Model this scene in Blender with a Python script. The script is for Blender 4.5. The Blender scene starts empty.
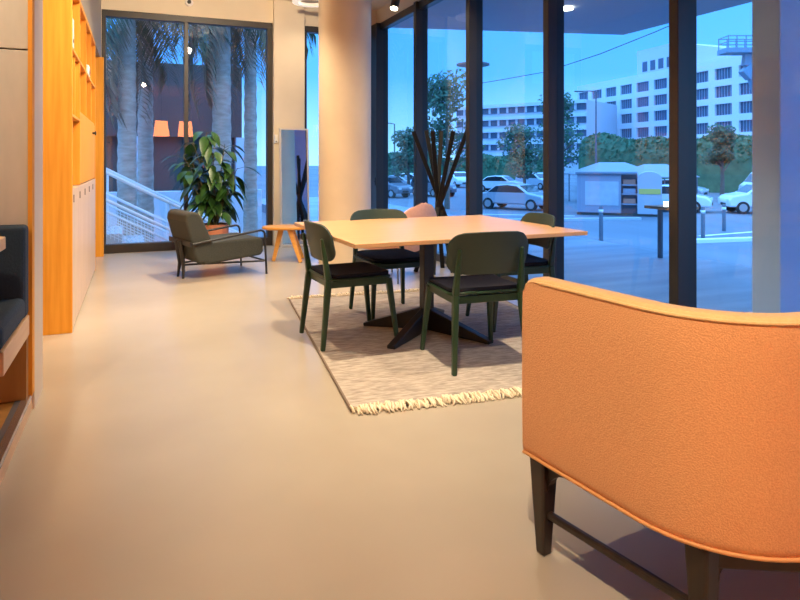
import bpy, bmesh, math, random
from mathutils import Vector, Matrix
PI = math.pi
S = bpy.context.scene
COL = S.collection
random.seed(4)

# ------------------------------------------------------------------ camera model
F_PX, HOR, CAMZ, YAW = 636.0, 160.0, 1.22, math.radians(22.5)
ST, CT = math.sin(YAW), math.cos(YAW)
def at(u, Z, z=0.0):
    """room point at depth Z (metres along the view axis) seen in column u, at height z"""
    X = (u - 400.0) / F_PX * Z
    return Vector((Z * ST + X * CT, Z * CT - X * ST, z))

# ------------------------------------------------------------------ materials
MATS = {}
def mat(name, col, rough=0.5, metal=0.0, col2=None, scale=8.0, stretch=(1, 1, 1), bump=0.0, bscale=None,
        spec=0.5, coat=0.0, emit=None, estr=0.0, sheen=0.0, detail=4.0):
    if name in MATS:
        return MATS[name]
    m = bpy.data.materials.new(name)
    m.use_nodes = True
    nt = m.node_tree
    b = nt.nodes['Principled BSDF']
    b.inputs['Base Color'].default_value = (*col, 1)
    b.inputs['Roughness'].default_value = rough
    b.inputs['Metallic'].default_value = metal
    b.inputs['Specular IOR Level'].default_value = spec
    b.inputs['Coat Weight'].default_value = coat
    b.inputs['Sheen Weight'].default_value = sheen
    if emit:
        b.inputs['Emission Color'].default_value = (*emit, 1)
        b.inputs['Emission Strength'].default_value = estr
    if col2 or bump:
        tc = nt.nodes.new('ShaderNodeTexCoord')
        mp = nt.nodes.new('ShaderNodeMapping')
        mp.inputs['Scale'].default_value = stretch
        nt.links.new(tc.outputs['Object'], mp.inputs['Vector'])
        n = nt.nodes.new('ShaderNodeTexNoise')
        n.inputs['Scale'].default_value = scale
        n.inputs['Detail'].default_value = detail
        nt.links.new(mp.outputs['Vector'], n.inputs['Vector'])
        if col2:
            r = nt.nodes.new('ShaderNodeValToRGB')
            r.color_ramp.elements[0].position = 0.32
            r.color_ramp.elements[1].position = 0.68
            r.color_ramp.elements[0].color = (*col, 1)
            r.color_ramp.elements[1].color = (*col2, 1)
            nt.links.new(n.outputs['Fac'], r.inputs['Fac'])
            nt.links.new(r.outputs['Color'], b.inputs['Base Color'])
        if bump:
            n2 = n
            if bscale:
                n2 = nt.nodes.new('ShaderNodeTexNoise')
                n2.inputs['Scale'].default_value = bscale
                n2.inputs['Detail'].default_value = 2
                nt.links.new(tc.outputs['Object'], n2.inputs['Vector'])
            bp = nt.nodes.new('ShaderNodeBump')
            bp.inputs['Strength'].default_value = bump
            bp.inputs['Distance'].default_value = 0.01
            nt.links.new(n2.outputs['Fac'], bp.inputs['Height'])
            nt.links.new(bp.outputs['Normal'], b.inputs['Normal'])
    MATS[name] = m
    return m

def glass_mat(name, tint, refl=1.0, base=0.0):
    m = bpy.data.materials.new(name)
    m.use_nodes = True
    nt = m.node_tree
    nt.nodes.clear()
    out = nt.nodes.new('ShaderNodeOutputMaterial')
    tr = nt.nodes.new('ShaderNodeBsdfTransparent')
    tr.inputs['Color'].default_value = (*tint, 1)
    gl = nt.nodes.new('ShaderNodeBsdfGlossy')
    gl.inputs['Roughness'].default_value = 0.0
    fr = nt.nodes.new('ShaderNodeFresnel')
    fr.inputs['IOR'].default_value = 1.5
    geo = nt.nodes.new('ShaderNodeNewGeometry')
    inv = nt.nodes.new('ShaderNodeMath'); inv.operation = 'SUBTRACT'
    inv.inputs[0].default_value = refl
    mu2 = nt.nodes.new('ShaderNodeMath'); mu2.operation = 'MULTIPLY'
    mu2.inputs[1].default_value = refl
    nt.links.new(geo.outputs['Backfacing'], mu2.inputs[0])
    nt.links.new(mu2.outputs[0], inv.inputs[1])
    ad = nt.nodes.new('ShaderNodeMath'); ad.operation = 'ADD'
    ad.inputs[1].default_value = base
    nt.links.new(fr.outputs[0], ad.inputs[0])
    mu = nt.nodes.new('ShaderNodeMath'); mu.operation = 'MULTIPLY'; mu.use_clamp = True
    nt.links.new(ad.outputs[0], mu.inputs[0])
    nt.links.new(inv.outputs[0], mu.inputs[1])
    mx = nt.nodes.new('ShaderNodeMixShader')
    nt.links.new(mu.outputs[0], mx.inputs[0])
    nt.links.new(tr.outputs[0], mx.inputs[1])
    nt.links.new(gl.outputs[0], mx.inputs[2])
    nt.links.new(mx.outputs[0], out.inputs['Surface'])
    MATS[name] = m
    return m

# interior
M_FLOOR = mat('floor_concrete', (0.395, 0.335, 0.26), 0.27, col2=(0.48, 0.408, 0.32), scale=0.7, bump=0.02, bscale=30, spec=0.4)
M_PLASTER = mat('cream_plaster', (0.66, 0.55, 0.40), 0.7, col2=(0.72, 0.60, 0.44), scale=2.0)
M_TAUPE = mat('taupe_paint', (0.30, 0.25, 0.19), 0.6)
M_CEIL = mat('ceiling_paint', (0.68, 0.56, 0.41), 0.8)
M_COLUMN = mat('column_plaster', (0.68, 0.54, 0.37), 0.55, col2=(0.73, 0.59, 0.41), scale=3.0, bump=0.03, bscale=40)
M_PANEL = mat('beige_wall_panel', (0.54, 0.48, 0.38), 0.8, col2=(0.58, 0.515, 0.41), scale=20, stretch=(1, 1, 0.3))
M_PALE = mat('pale_metal_trim', (0.64, 0.52, 0.40), 0.55, spec=.25)
M_WOOD = mat('honey_wood', (0.70, 0.27, 0.025), 0.6, spec=.2, col2=(0.80, 0.34, 0.04), scale=5, stretch=(8, 8, 0.4))
M_WOODY = mat('honey_wood_horizontal', (0.70, 0.28, 0.03), 0.6, spec=.2, col2=(0.80, 0.35, 0.045), scale=5, stretch=(8, 0.4, 8))
M_LOCKER = mat('pale_locker_veneer', (0.58, 0.41, 0.28), 0.42, col2=(0.66, 0.47, 0.33), scale=5, stretch=(6, 6, 0.5), spec=.25)
M_DARKM = mat('dark_metal', (0.016, 0.015, 0.015), 0.45)
M_STICK = mat('black_stained_stick', (0.007, 0.007, 0.008), 0.5, spec=.25)
M_FRAME = mat('window_frame_charcoal', (0.040, 0.038, 0.040), 0.32, metal=0.4)
M_FRAMEB = mat('window_frame_brown', (0.030, 0.022, 0.017), 0.45)
M_STEEL = mat('brushed_steel_edge', (0.62, 0.55, 0.50), 0.25, metal=0.9)
M_TABLE = mat('oak_table_top', (0.62, 0.35, 0.155), 0.36, col2=(0.69, 0.41, 0.20), scale=4, stretch=(0.5, 9, 9), spec=0.5)
M_TABLEE = mat('oak_table_edge', (0.74, 0.44, 0.18), 0.45, col2=(0.66, 0.38, 0.14), scale=9, stretch=(1, 1, 12))
M_BASE = mat('table_base_black_brown', (0.022, 0.016, 0.013), 0.42)
M_GREEN = mat('dark_green_lacquered_wood', (0.014, 0.040, 0.016), 0.36, col2=(0.018, 0.050, 0.020), scale=6, stretch=(6, 6, 0.6))
M_GREENB = mat('grey_green_backrest', (0.023, 0.041, 0.030), 0.48, col2=(0.028, 0.050, 0.037), scale=5)
M_NAVY = mat('black_navy_upholstery', (0.005, 0.005, 0.011), 0.75, spec=.2, col2=(0.008, 0.008, 0.016), scale=120, bump=0.2)
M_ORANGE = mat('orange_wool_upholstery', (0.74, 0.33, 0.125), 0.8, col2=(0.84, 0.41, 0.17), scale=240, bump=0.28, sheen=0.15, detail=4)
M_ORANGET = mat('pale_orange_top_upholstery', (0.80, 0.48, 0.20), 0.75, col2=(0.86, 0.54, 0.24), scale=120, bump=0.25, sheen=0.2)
M_PIPE = mat('orange_piping', (0.70, 0.33, 0.12), 0.7)
M_DARKWOOD = mat('dark_stained_wood', (0.022, 0.013, 0.009), 0.38, col2=(0.032, 0.019, 0.012), scale=8, stretch=(6, 6, 0.6))
M_ARM = mat('grey_green_wool', (0.034, 0.036, 0.028), 0.85, col2=(0.043, 0.044, 0.034), scale=70, bump=0.3)
M_PINK = mat('salmon_pink_upholstery', (0.74, 0.36, 0.22), 0.75, col2=(0.80, 0.41, 0.26), scale=60, bump=0.2)
M_STOOL = mat('stool_oak', (0.68, 0.30, 0.05), 0.42, col2=(0.76, 0.36, 0.08), scale=5, stretch=(0.6, 7, 7))
M_BLUEF = mat('dark_teal_blue_upholstery', (0.010, 0.026, 0.046), 0.8, col2=(0.014, 0.034, 0.058), scale=100, bump=0.3)
M_PALEWOOD = mat('pale_bench_wood', (0.66, 0.40, 0.20), 0.45, col2=(0.72, 0.46, 0.25), scale=5, stretch=(0.5, 0.5, 8))
M_BROWNWOOD = mat('brown_bench_wood', (0.34, 0.15, 0.03), 0.5, col2=(0.41, 0.19, 0.045), scale=5, stretch=(6, 6, 0.6))
M_EDGE = mat('grey_rubber_edge', (0.09, 0.08, 0.09), 0.5)
M_LEAF = mat('glossy_leaf', (0.014, 0.055, 0.010), 0.38, col2=(0.035, 0.10, 0.016), scale=6)
M_STEM = mat('plant_stem', (0.10, 0.09, 0.03), 0.7)
M_POT = mat('terracotta_pot', (0.55, 0.20, 0.10), 0.6)
M_SOIL = mat('soil', (0.03, 0.02, 0.015), 0.9)
M_MIRROR = mat('mirror_silver', (0.88, 0.9, 0.9), 0.02, metal=1.0)
M_MFRAME = mat('mirror_frame_silver', (0.72, 0.65, 0.55), 0.35, metal=0.4)
M_WHITE = mat('white_plastic', (0.75, 0.72, 0.68), 0.4)
M_FRINGE = mat('cream_wool_fringe', (0.82, 0.69, 0.50), 0.9, col2=(0.74, 0.61, 0.43), scale=30)
M_LAMPON = mat('lamp_lens', (1, 0.9, 0.75), 0.4, emit=(1, 0.85, 0.62), estr=14)
M_SHADE = mat('orange_lampshade', (0.8, 0.25, 0.05), 0.6, emit=(1.0, 0.28, 0.05), estr=14.0)
# glazing
G_TINT = glass_mat('blue_tinted_glazing', (0.84, 0.93, 0.985), 1.1, 0.0)
G_BACK = glass_mat('grey_tinted_glazing', (0.90, 0.95, 0.98), 1.2, 0.045)
G_CLEAR = glass_mat('clear_glazing', (0.97, 0.99, 1.0), 0.85)
# outside
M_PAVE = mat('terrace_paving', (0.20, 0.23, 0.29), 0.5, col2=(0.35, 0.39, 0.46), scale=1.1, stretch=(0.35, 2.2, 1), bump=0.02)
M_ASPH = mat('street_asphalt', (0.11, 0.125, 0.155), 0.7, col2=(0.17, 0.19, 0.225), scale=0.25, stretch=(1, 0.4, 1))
M_LINE = mat('road_paint', (0.85, 0.87, 0.9), 0.6)
M_SOFFIT = mat('soffit_render', (0.36, 0.38, 0.46), 0.8)
M_PILLAR = mat('pillar_render_blue_cast', (0.40, 0.58, 0.90), 0.65)  # blue daylight cast is put into the base colour
M_BWHITE = mat('white_facade', (0.72, 0.73, 0.78), 0.8)
M_BGREY = mat('grey_facade', (0.60, 0.60, 0.66), 0.8)
M_BDARK = mat('dark_facade', (0.055, 0.048, 0.042), 0.7, col2=(0.085, 0.075, 0.065), scale=0.4)
M_BGLASS = mat('building_glass', (0.055, 0.10, 0.17), 0.3, spec=0.6)
M_HEDGE = mat('hedge_leaf', (0.035, 0.125, 0.060), 0.7, col2=(0.07, 0.19, 0.09), scale=2.0)
M_TREE = mat('tree_leaf', (0.030, 0.110, 0.060), 0.7, col2=(0.05, 0.15, 0.08), scale=2.0)
M_BARK = mat('bark', (0.10, 0.085, 0.07), 0.9, col2=(0.16, 0.14, 0.12), scale=5)
M_PALMB = mat('palm_bark', (0.34, 0.30, 0.25), 0.9, col2=(0.50, 0.46, 0.40), scale=5, stretch=(1, 1, 3), bump=0.4)
M_FROND = mat('palm_frond', (0.030, 0.060, 0.036), 0.65, col2=(0.065, 0.105, 0.055), scale=4)
M_DRYF = mat('dry_palm_frond', (0.15, 0.125, 0.085), 0.8, col2=(0.22, 0.18, 0.125), scale=4)
M_CARW = mat('car_paint_white', (0.80, 0.82, 0.85), 0.25, coat=0.5)
M_CARS = mat('car_paint_silver', (0.42, 0.46, 0.52), 0.3, metal=0.3, coat=0.5)
M_CARD = mat('car_paint_slate', (0.13, 0.16, 0.20), 0.3, coat=0.5)
M_CARG = mat('car_glass', (0.02, 0.03, 0.04), 0.08, spec=0.7)
M_TYRE = mat('tyre_rubber', (0.02, 0.02, 0.022), 0.8)
M_RIM = mat('wheel_rim', (0.45, 0.46, 0.48), 0.35, metal=0.7)
M_HEADON = mat('headlamp_lit', (1, 0.9, 0.7), 0.3, emit=(1.0, 0.82, 0.5), estr=6)
M_HEADOFF = mat('headlamp', (0.7, 0.72, 0.75), 0.15)
M_TAIL = mat('tail_lamp', (0.4, 0.02, 0.02), 0.3)
M_BOLL = mat('bollard_steel', (0.14, 0.17, 0.21), 0.5, metal=0.3)
M_RAIL = mat('painted_railing', (0.76, 0.79, 0.83), 0.45)
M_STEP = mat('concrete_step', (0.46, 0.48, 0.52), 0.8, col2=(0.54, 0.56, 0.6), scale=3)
M_KIOSK = mat('kiosk_panel', (0.34, 0.33, 0.40), 0.6)
M_KROOF = mat('kiosk_roof', (0.20, 0.22, 0.27), 0.7)
M_YEL = mat('yellow_strip', (0.75, 0.55, 0.12), 0.6)
M_RED = mat('coral_strip', (0.60, 0.22, 0.15), 0.6)
M_CANVAS = mat('canopy_canvas', (0.34, 0.36, 0.42), 0.8)
M_LIFT = mat('lift_paint', (0.20, 0.30, 0.42), 0.5)
M_CABLE = mat('cable_black', (0.03, 0.04, 0.06), 0.7)

# ------------------------------------------------------------------ mesh helpers
class MB:
    def __init__(self):
        self.bm = bmesh.new()
    def box(self, x0, x1, y0, y1, z0, z1, M=None):
        vs = []
        for z in (z0, z1):
            for x, y in ((x0, y0), (x1, y0), (x1, y1), (x0, y1)):
                p = Vector((x, y, z))
                vs.append(self.bm.verts.new(M @ p if M else p))
        for f in ((3, 2, 1, 0), (4, 5, 6, 7), (0, 1, 5, 4), (1, 2, 6, 5), (2, 3, 7, 6), (3, 0, 4, 7)):
            self.bm.faces.new([vs[i] for i in f])
        return self
    def _ring(self, c, ax, r, n, ref=None, sx=1.0, sy=1.0, square=False):
        ax = ax.normalized()
        ref = ref or (Vector((1, 0, 0)) if abs(ax.x) < 0.9 else Vector((0, 1, 0)))
        a = (ref - ax * ref.dot(ax)).normalized()
        b = ax.cross(a)
        return [self.bm.verts.new(c + a * (r * sx * math.cos(2 * PI * (i + .5) / n)) + b * (r * sy * math.sin(2 * PI * (i + .5) / n))) for i in range(n)]
    def tube(self, pts, r, n=8, closed=False, ref=None, sx=1.0, sy=1.0):
        """tube through pts; r a number or list of radii"""
        pts = [Vector(p) for p in pts]
        rs = r if isinstance(r, (list, tuple)) else [r] * len(pts)
        rings = []
        N = len(pts)
        for i, p in enumerate(pts):
            if closed:
                t = pts[(i + 1) % N] - pts[i - 1]
            elif i == 0:
                t = pts[1] - p
            elif i == N - 1:
                t = p - pts[i - 1]
            else:
                t = (pts[i + 1] - p).normalized() + (p - pts[i - 1]).normalized()
            rf = ref
            if rf is None:
                rf = Vector((0, 0, 1)) if abs(t.normalized().z) < 0.9 else Vector((1, 0, 0))
            rings.append(self._ring(p, t, rs[i], n, rf, sx, sy))
        K = N if closed else N - 1
        for i in range(K):
            A, B = rings[i], rings[(i + 1) % N]
            for j in range(n):
                self.bm.faces.new((A[j], A[(j + 1) % n], B[(j + 1) % n], B[j]))
        if not closed:
            self.bm.faces.new(list(reversed(rings[0])))
            self.bm.faces.new(rings[-1])
        return self
    def bar(self, p, q, w0, d0, w1=None, d1=None, ref=(0, 1, 0)):
        """rectangular tapered bar; w across, d along ref"""
        p, q = Vector(p), Vector(q)
        w1 = w0 if w1 is None else w1
        d1 = d0 if d1 is None else d1
        ax = (q - p).normalized(); ref = Vector(ref)
        b = (ref - ax * ref.dot(ax)).normalized(); a = b.cross(ax)
        A = [self.bm.verts.new(p + a * (s * w0 / 2) + b * (t * d0 / 2)) for s, t in ((-1, -1), (1, -1), (1, 1), (-1, 1))]
        B = [self.bm.verts.new(q + a * (s * w1 / 2) + b * (t * d1 / 2)) for s, t in ((-1, -1), (1, -1), (1, 1), (-1, 1))]
        for j in range(4):
            self.bm.faces.new((A[j], A[(j + 1) % 4], B[(j + 1) % 4], B[j]))
        self.bm.faces.new(list(reversed(A))); self.bm.faces.new(B)
        return self
    def lathe(self, prof, c=(0, 0, 0), n=32):
        """prof: list of (r, z); r=0 ends make caps"""
        c = Vector(c)
        rings = []
        for r, z in prof:
            if r < 1e-6:
                rings.append([self.bm.verts.new(c + Vector((0, 0, z)))])
            else:
                rings.append([self.bm.verts.new(c + Vector((r * math.cos(2 * PI * i / n), r * math.sin(2 * PI * i / n), z))) for i in range(n)])
        for A, B in zip(rings, rings[1:]):
            for i in range(n):
                j = (i + 1) % n
                if len(A) == 1 and len(B) == 1:
                    continue
                if len(A) == 1:
                    self.bm.faces.new((A[0], B[j], B[i]))
                elif len(B) == 1:
                    self.bm.faces.new((A[i], A[j], B[0]))
                else:
                    self.bm.faces.new((A[i], A[j], B[j], B[i]))
        return self
    def prism(self, poly, a0, a1, axis='z', M=None):
        """extrude a 2-D polygon; axis z: (x,y)->z, y: (x,z)->y, x: (y,z)->x"""
        def P(p, a):
            v = {'z': Vector((p[0], p[1], a)), 'y': Vector((p[0], a, p[1])), 'x': Vector((a, p[0], p[1]))}[axis]
            return M @ v if M else v
        A = [self.bm.verts.new(P(p, a0)) for p in poly]
        B = [self.bm.verts.new(P(p, a1)) for p in poly]
        n = len(poly)
        for i in range(n):
            self.bm.faces.new((A[i], A[(i + 1) % n], B[(i + 1) % n], B[i]))
        self.bm.faces.new(list(reversed(A))); self.bm.faces.new(B)
        return self
    def grid(self, fn, nu, nv, closed_u=False):
        V = [[self.bm.verts.new(Vector(fn(i / (nu if closed_u else nu - 1), j / (nv - 1)))) for j in range(nv)] for i in range(nu)]
        for i in range(nu if closed_u else nu - 1):
            for j in range(nv - 1):
                k = (i + 1) % nu
                self.bm.faces.new((V[i][j], V[k][j], V[k][j + 1], V[i][j + 1]))
        return V
    def quad(self, a, b, c, d):
        self.bm.faces.new([self.bm.verts.new(Vector(p)) for p in (a, b, c, d)])
        return self
    def build(self, name, m, parent=None, smooth=False, bevel=0.0, segs=2, solid=0.0, sub=0, angle=40, recalc=True):
        if recalc:
            bmesh.ops.recalc_face_normals(self.bm, faces=self.bm.faces)
        me = bpy.data.meshes.new(name)
        self.bm.to_mesh(me); self.bm.free()
        if smooth:
            me.shade_smooth()
            if angle:
                try:
                    me.set_sharp_from_angle(angle=math.radians(angle))
                except Exception:
                    pass
        me.materials.append(m)
        o = bpy.data.objects.new(name, me)
        COL.objects.link(o)
        if parent:
            o.parent = parent
        if solid:
            md = o.modifiers.new('s', 'SOLIDIFY'); md.thickness = abs(solid); md.offset = 0.0 if solid > 0 else -1
        if bevel:
            md = o.modifiers.new('b', 'BEVEL'); md.width = bevel; md.segments = segs; md.limit_method = 'ANGLE'
            md.angle_limit = math.radians(35)
        if sub:
            md = o.modifiers.new('u', 'SUBSURF'); md.levels = sub; md.render_levels = sub
        return o

def tag(o, label, cat, group=None):
    o['label'] = label; o['category'] = cat
    if group: o['group'] = group
    return o
def thing(name, label, cat, loc=(0, 0, 0), rz=0.0, group=None):
    o = bpy.data.objects.new(name, None); COL.objects.link(o)
    o.empty_display_size = 0.1
    o.location = loc; o.rotation_euler = (0, 0, rz)
    return tag(o, label, cat, group)
def struct(o):
    o['kind'] = 'structure'; return o
def dup(root, loc, rz, label, group=None):
    r = root.copy(); COL.objects.link(r); r.location = loc; r.rotation_euler = (0, 0, rz); r['label'] = label
    if group: r['group'] = group
    for ch in list(root.children):
        c = ch.copy(); COL.objects.link(c); c.parent = r
        for g in list(ch.children):
            d = g.copy(); COL.objects.link(d); d.parent = c
    return r
def rrow(t, w, h, r):
    """half width of a rounded rectangle at height t in [-h/2,h/2]"""
    d = abs(t) - (h / 2 - r)
    if d <= 0: return w / 2
    return w / 2 - r + math.sqrt(max(0, r * r - d * d))

# ------------------------------------------------------------------ room shell
XG = 3.40          # glass line
YB = 9.10          # back wall line
ZC = 3.50
YR = -6.0
struct(MB().box(-1.7, XG + .1, YR, YB + .25, -0.12, 0).build('floor', M_FLOOR))
struct(MB().box(-1.7, XG + .1, YR, YB + .25, ZC, ZC + .15).build('ceiling', M_CEIL))
struct(MB().box(-1.85, -1.7, YR, YB + .25, -0.12, ZC + .15).build('wall_left', M_PLASTER))
struct(MB().box(-1.7, XG + .1, YR - .15, YR, -0.12, ZC + .15).build('wall_rear', M_PLASTER))
struct(MB().box(XG, XG + .2, YR, -1.15, -0.12, ZC).build('wall_right', M_PLASTER))
# back wall with its two openings: x -0.38..1.80 and 2.25..3.32, head at 3.17
w = MB()
w.box(-1.7, -0.42, YB, YB + .25, 0, ZC)
w.box(-0.42, 1.80, YB, YB + .25, 3.18, ZC)
w.box(2.25, XG + .1, YB, YB + .25, 3.18, ZC)
struct(w.build('wall_back', M_PLASTER))
struct(MB().box(1.80, 2.25, YB - .07, YB + .25, 0, ZC).build('wall_pier', M_PLASTER, bevel=.008))
# bulkhead above the glass wall
struct(MB().box(XG - .02, XG + .2, -1.15, YB, 3.26, ZC).build('wall_bulkhead', M_PLASTER))
# end of the niche wall with its pale trim
struct(MB().box(-1.7, -0.475, 3.56, 3.86, 0, ZC).build('wall_divider', M_PLASTER))
struct(MB().box(-0.475, -0.462, 3.565, 3.865, 0, ZC).build('trim_1', M_PALE))
struct(MB().box(-0.480, -0.462, 3.49, 3.565, 0.09, ZC).build('trim_2', M_WOOD))
# beige panelled niche end wall (seam at 2 m)
w = MB()
w.box(-1.7, -0.480, 3.50, 3.56, 0.09, 1.745)
w.box(-1.7, -0.480, 3.50, 3.56, 1.752, ZC)
struct(w.build('wall_niche', M_PANEL, bevel=.004))
# niche platform
struct(MB().box(-1.7, -0.50, 0.4, 3.50, 0, 0.085).build('floor_platform', M_BROWNWOOD))
struct(MB().box(-0.525, -0.498, 0.4, 3.46, 0.085, 0.094).build('trim_3', M_EDGE))
struct(MB().box(-0.50, -0.468, 0.4, 3.56, 0.07, 0.096).build('trim_4', M_STEEL))
struct(MB().box(-0.50, -0.472, 0.4, 3.56, 0, 0.07).build('baseboard_niche', M_PALEWOOD))
# taupe wall above and beyond the shelving
struct(MB().box(-1.7, -0.425, 5.02, YB, 2.52, ZC).build('wall_upper', M_TAUPE))
struct(MB().box(-1.7, -0.62, 7.80, YB, 0, 2.52).build('wall_recess', M_TAUPE))
struct(MB().box(-0.62, -0.385, 8.86, 8.96, 0, 2.52).build('trim_5', M_WOOD, bevel=.003))
struct(MB().box(-0.62, -0.42, 8.96, YB, 0, 2.52).build('wall_return', M_TAUPE))

# round column
struct(MB().lathe([(0, 0), (.315, 0), (.315, ZC), (0, ZC)], (2.315, 7.32, 0), 64).build('wall_column', M_COLUMN, smooth=True, angle=50))

# ---- back window (two panes) and narrow back window
def window(name, x0, x1, z1, mull, y=YB + .06, bot=.115, glass=None, fr=M_FRAMEB):
    m = MB()
    m.box(x0, x1, y - .05, y + .07, 0, bot)
    m.box(x0, x1, y - .05, y + .07, z1 - .085, z1)
    m.box(x0, x0 + .05, y - .05, y + .07, bot, z1 - .085)
    m.box(x1 - .075, x1, y - .05, y + .07, bot, z1 - .085)
    for xm in mull:
        m.box(xm - .028, xm + .028, y - .05, y + .07, bot, z1 - .085)
    w = struct(m.build(name, fr, bevel=.004))
    edges = [x0 + .05] + [v for xm in mull for v in (xm - .028, xm + .028)] + [x1 - .075]
    for a, b in zip(edges[0::2], edges[1::2]):
        p = MB().box(a, b, y, y + .008, bot, z1 - .085).build('window_pane', glass, w)
    return w
window('window_1', -0.42, 1.80, 3.18, [0.625], glass=G_BACK)
window('window_2', 2.25, XG - .06, 3.18, [], glass=G_CLEAR)

# ---- glass wall: each bay a window of its own between shared mullions
ys = [8.93, 7.50, 6.085, 4.66, 3.225, 1.79, 0.36, -1.07]
for i, yy in enumerate(ys):
    m = MB()
    if i == 0:
        m.box(XG - .11, XG + .08, yy - .07, YB + .2, 0, 3.26)
    else:
        m.box(XG - .09, XG + .08, yy - .04, yy + .04, 0, 3.26)
    o = struct(m.build('trim_%d' % (6 + i), M_FRAME, bevel=.006))
    if i == 0: CORNER = o
for i in range(7):
    a, b = ys[i + 1] + .04, ys[i] - (.07 if i == 0 else .04)
    m = MB()
    m.box(XG - .05, XG + .05, a, b, 0, .09)
    m.box(XG - .05, XG + .05, a, b, 3.16, 3.26)
    wdw = struct(m.build('window_%d' % (3 + i), M_FRAME, bevel=.004))
    MB().box(XG + .0, XG + .008, a, b, .09, 3.16).build('window_pane', G_TINT if i < 4 else G_CLEAR, wdw)
# lever handle of the corner door bay
h = bpy.data.objects.new('door_handle', None); COL.objects.link(h); h.location = (XG - .11, 8.90, 0.90); h.parent = CORNER
MB().box(-.012, 0, -.02, .02, -.06, .06).build('back_plate', M_DARKM, h, bevel=.003)
MB().tube([(0, 0, 0), (-.05, 0, 0), (-.055, -.02, 0), (-.055, -.13, 0)], .009, 8).build('lever', M_DARKM, h, smooth=True)

# ------------------------------------------------------------------ shelving and lockers on the left
XF = -0.42
sh = thing('shelving_unit', 'tall honey-coloured wooden shelving unit with open bays above the pale lockers', 'shelf', (-.70, 6.4, 0))
def sbox(name, x0, x1, y0, y1, z0, z1, m, par=sh, bevel=.003):
    return MB().box(x0 + .70, x1 + .70, y0 - 6.4, y1 - 6.4, z0, z1).build(name, m, par, bevel=bevel)
sbox('side_panel', -1.0, XF, 5.03, 5.07, 0, 2.52, M_WOOD)
sbox('side_panel', -1.0, XF, 7.76, 7.80, 0, 2.52, M_WOOD)
sbox('back_panel', -1.0, -.98, 5.07, 7.76, 1.02, 2.48, M_WOOD)
sbox('top_panel', -1.0, XF, 5.07, 7.76, 2.48, 2.52, M_WOODY)
sbox('shelf', -.98, XF, 5.07, 7.76, 2.005, 2.03, M_WOODY)
sbox('shelf', -.98, XF, 5.07, 5.71, 1.53, 1.55, M_WOODY)
sbox('shelf', -.98, XF - .01, 5.75, 7.76, 1.60, 1.62, M_WOODY)
for y in (5.72, 6.40, 7.08):
    sbox('divider', -.98, XF, y - .012, y + .012, 2.03, 2.48, M_WOOD)
    if y < 6: sbox('divider', -.98, XF, y - .012, y + .012, 1.02, 2.005, M_WOOD)
    else: sbox('divider', -.98, XF, y - .012, y + .012, 1.62, 2.005, M_WOOD)
sbox('divider', -.98, XF - .01, 5.385, 5.405, 1.55, 2.005, M_WOOD)
d = sbox('door', XF - .03, XF - .005, 5.735, 7.755, 1.025, 1.598, M_WOOD)
MB().lathe([(0, 0), (.012, 0), (.012, .02), (.022, .022), (.022, .035), (0, .035)], n=16).build('knob', M_DARKM, d, smooth=True).matrix_local = \
    Matrix.Translation((XF - .005 + .70, 7.35 - 6.4, 1.50)) @ Matrix.Rotation(PI / 2, 4, 'Y')
# lockers
lk = thing('locker', 'pale veneered locker at the near end of the row under the shelving', 'locker', (-.70, 5.07, 0), 0, 'lockers under the shelving')
LW = (7.76 - 5.07) / 5
MB().box(-.28, .255, .002, LW - .002, 0.02, 1.015).build('body', M_LOCKER, lk)
ld = MB().box(.257, .28, .004, LW - .004, .02, 1.015).build('door', M_LOCKER, lk, bevel=.002)
MB().box(.28, .286, .06, .072, .915, .970).build('handle', mat('locker_pull', (.16, .11, .09), .5), ld, bevel=.002)
for k, nm in enumerate(['second locker from the near end of the row under the shelving',
                        'middle locker of the pale row under the shelving',
                        'fourth locker from the near end of the pale row',
                        'pale locker at the far end of the row, next to the back window']):
    dup(lk, (-.70, 5.07 + LW * (k + 1), 0), 0, nm)
bk = thing('binder', 'white binder standing in the top bay of the shelving', 'binder', (-.548, 5.165, 2.031))
MB().box(-.12, .125, -.06, .06, 0, .215).build('cover', M_WHITE, bk, bevel=.006)
MB().lathe([(0, 0), (.014, 0), (.014, .004), (0, .004)], n=12).build('finger_hole', M_DARKM, bk).matrix_local = Matrix.Translation((.124, 0, .05)) @ Matrix.Rotation(PI / 2, 4, 'Y')
sp = thing('desk_speaker', 'small white speaker on the long shelf, at its far end', 'speaker', (-.50, 7.02, 2.031))
MB().box(-.06, .07, -.07, .07, 0, .13).build('body', M_WHITE, sp, bevel=.02)
MB().lathe([(0, 0), (.042, 0), (.04, .006), (0, .004)], n=20).build('speaker_cone', M_DARKM, sp).matrix_local = Matrix.Translation((.068, 0, .065)) @ Matrix.Rotation(PI / 2, 4, 'Y')

# ------------------------------------------------------------------ booth in the niche
bn = thing('booth_bench', 'dark blue upholstered booth bench with wooden base in the niche', 'bench', (-1.063, 3.25, 0.095))
MB().box(-.58, .59, -.40, .238, .29, .385).build('seat_rail', M_PALEWOOD, bn, bevel=.004)
MB().box(-.58, .585, .18, .238, 0, .29).build('base_panel', M_BROWNWOOD, bn)
MB().box(-.58, .588, -.42, .15, .385, .49).build('seat_cushion', M_BLUEF, bn, bevel=.03, segs=4)
MB().box(-.58, .588, .13, .238, .387, .82).build('backrest', M_BLUEF, bn, bevel=.02, segs=3)
tb = thing('booth_table', 'light wooden booth table edge in front of the blue bench', 'table', (-1.0, 2.8, 0.086))
MB().prism([(-.6, -.45), (.43, -.45), (.47, -.41), (.47, .44), (.43, .48), (-.6, .48)], .745, .798, 'z').build('table_top', M_PALEWOOD, tb, bevel=.004)
MB().tube([(-.1, -.22, 0), (-.1, -.22, .745)], .04, 16).build('leg', M_DARKM, tb, smooth=True)
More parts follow.
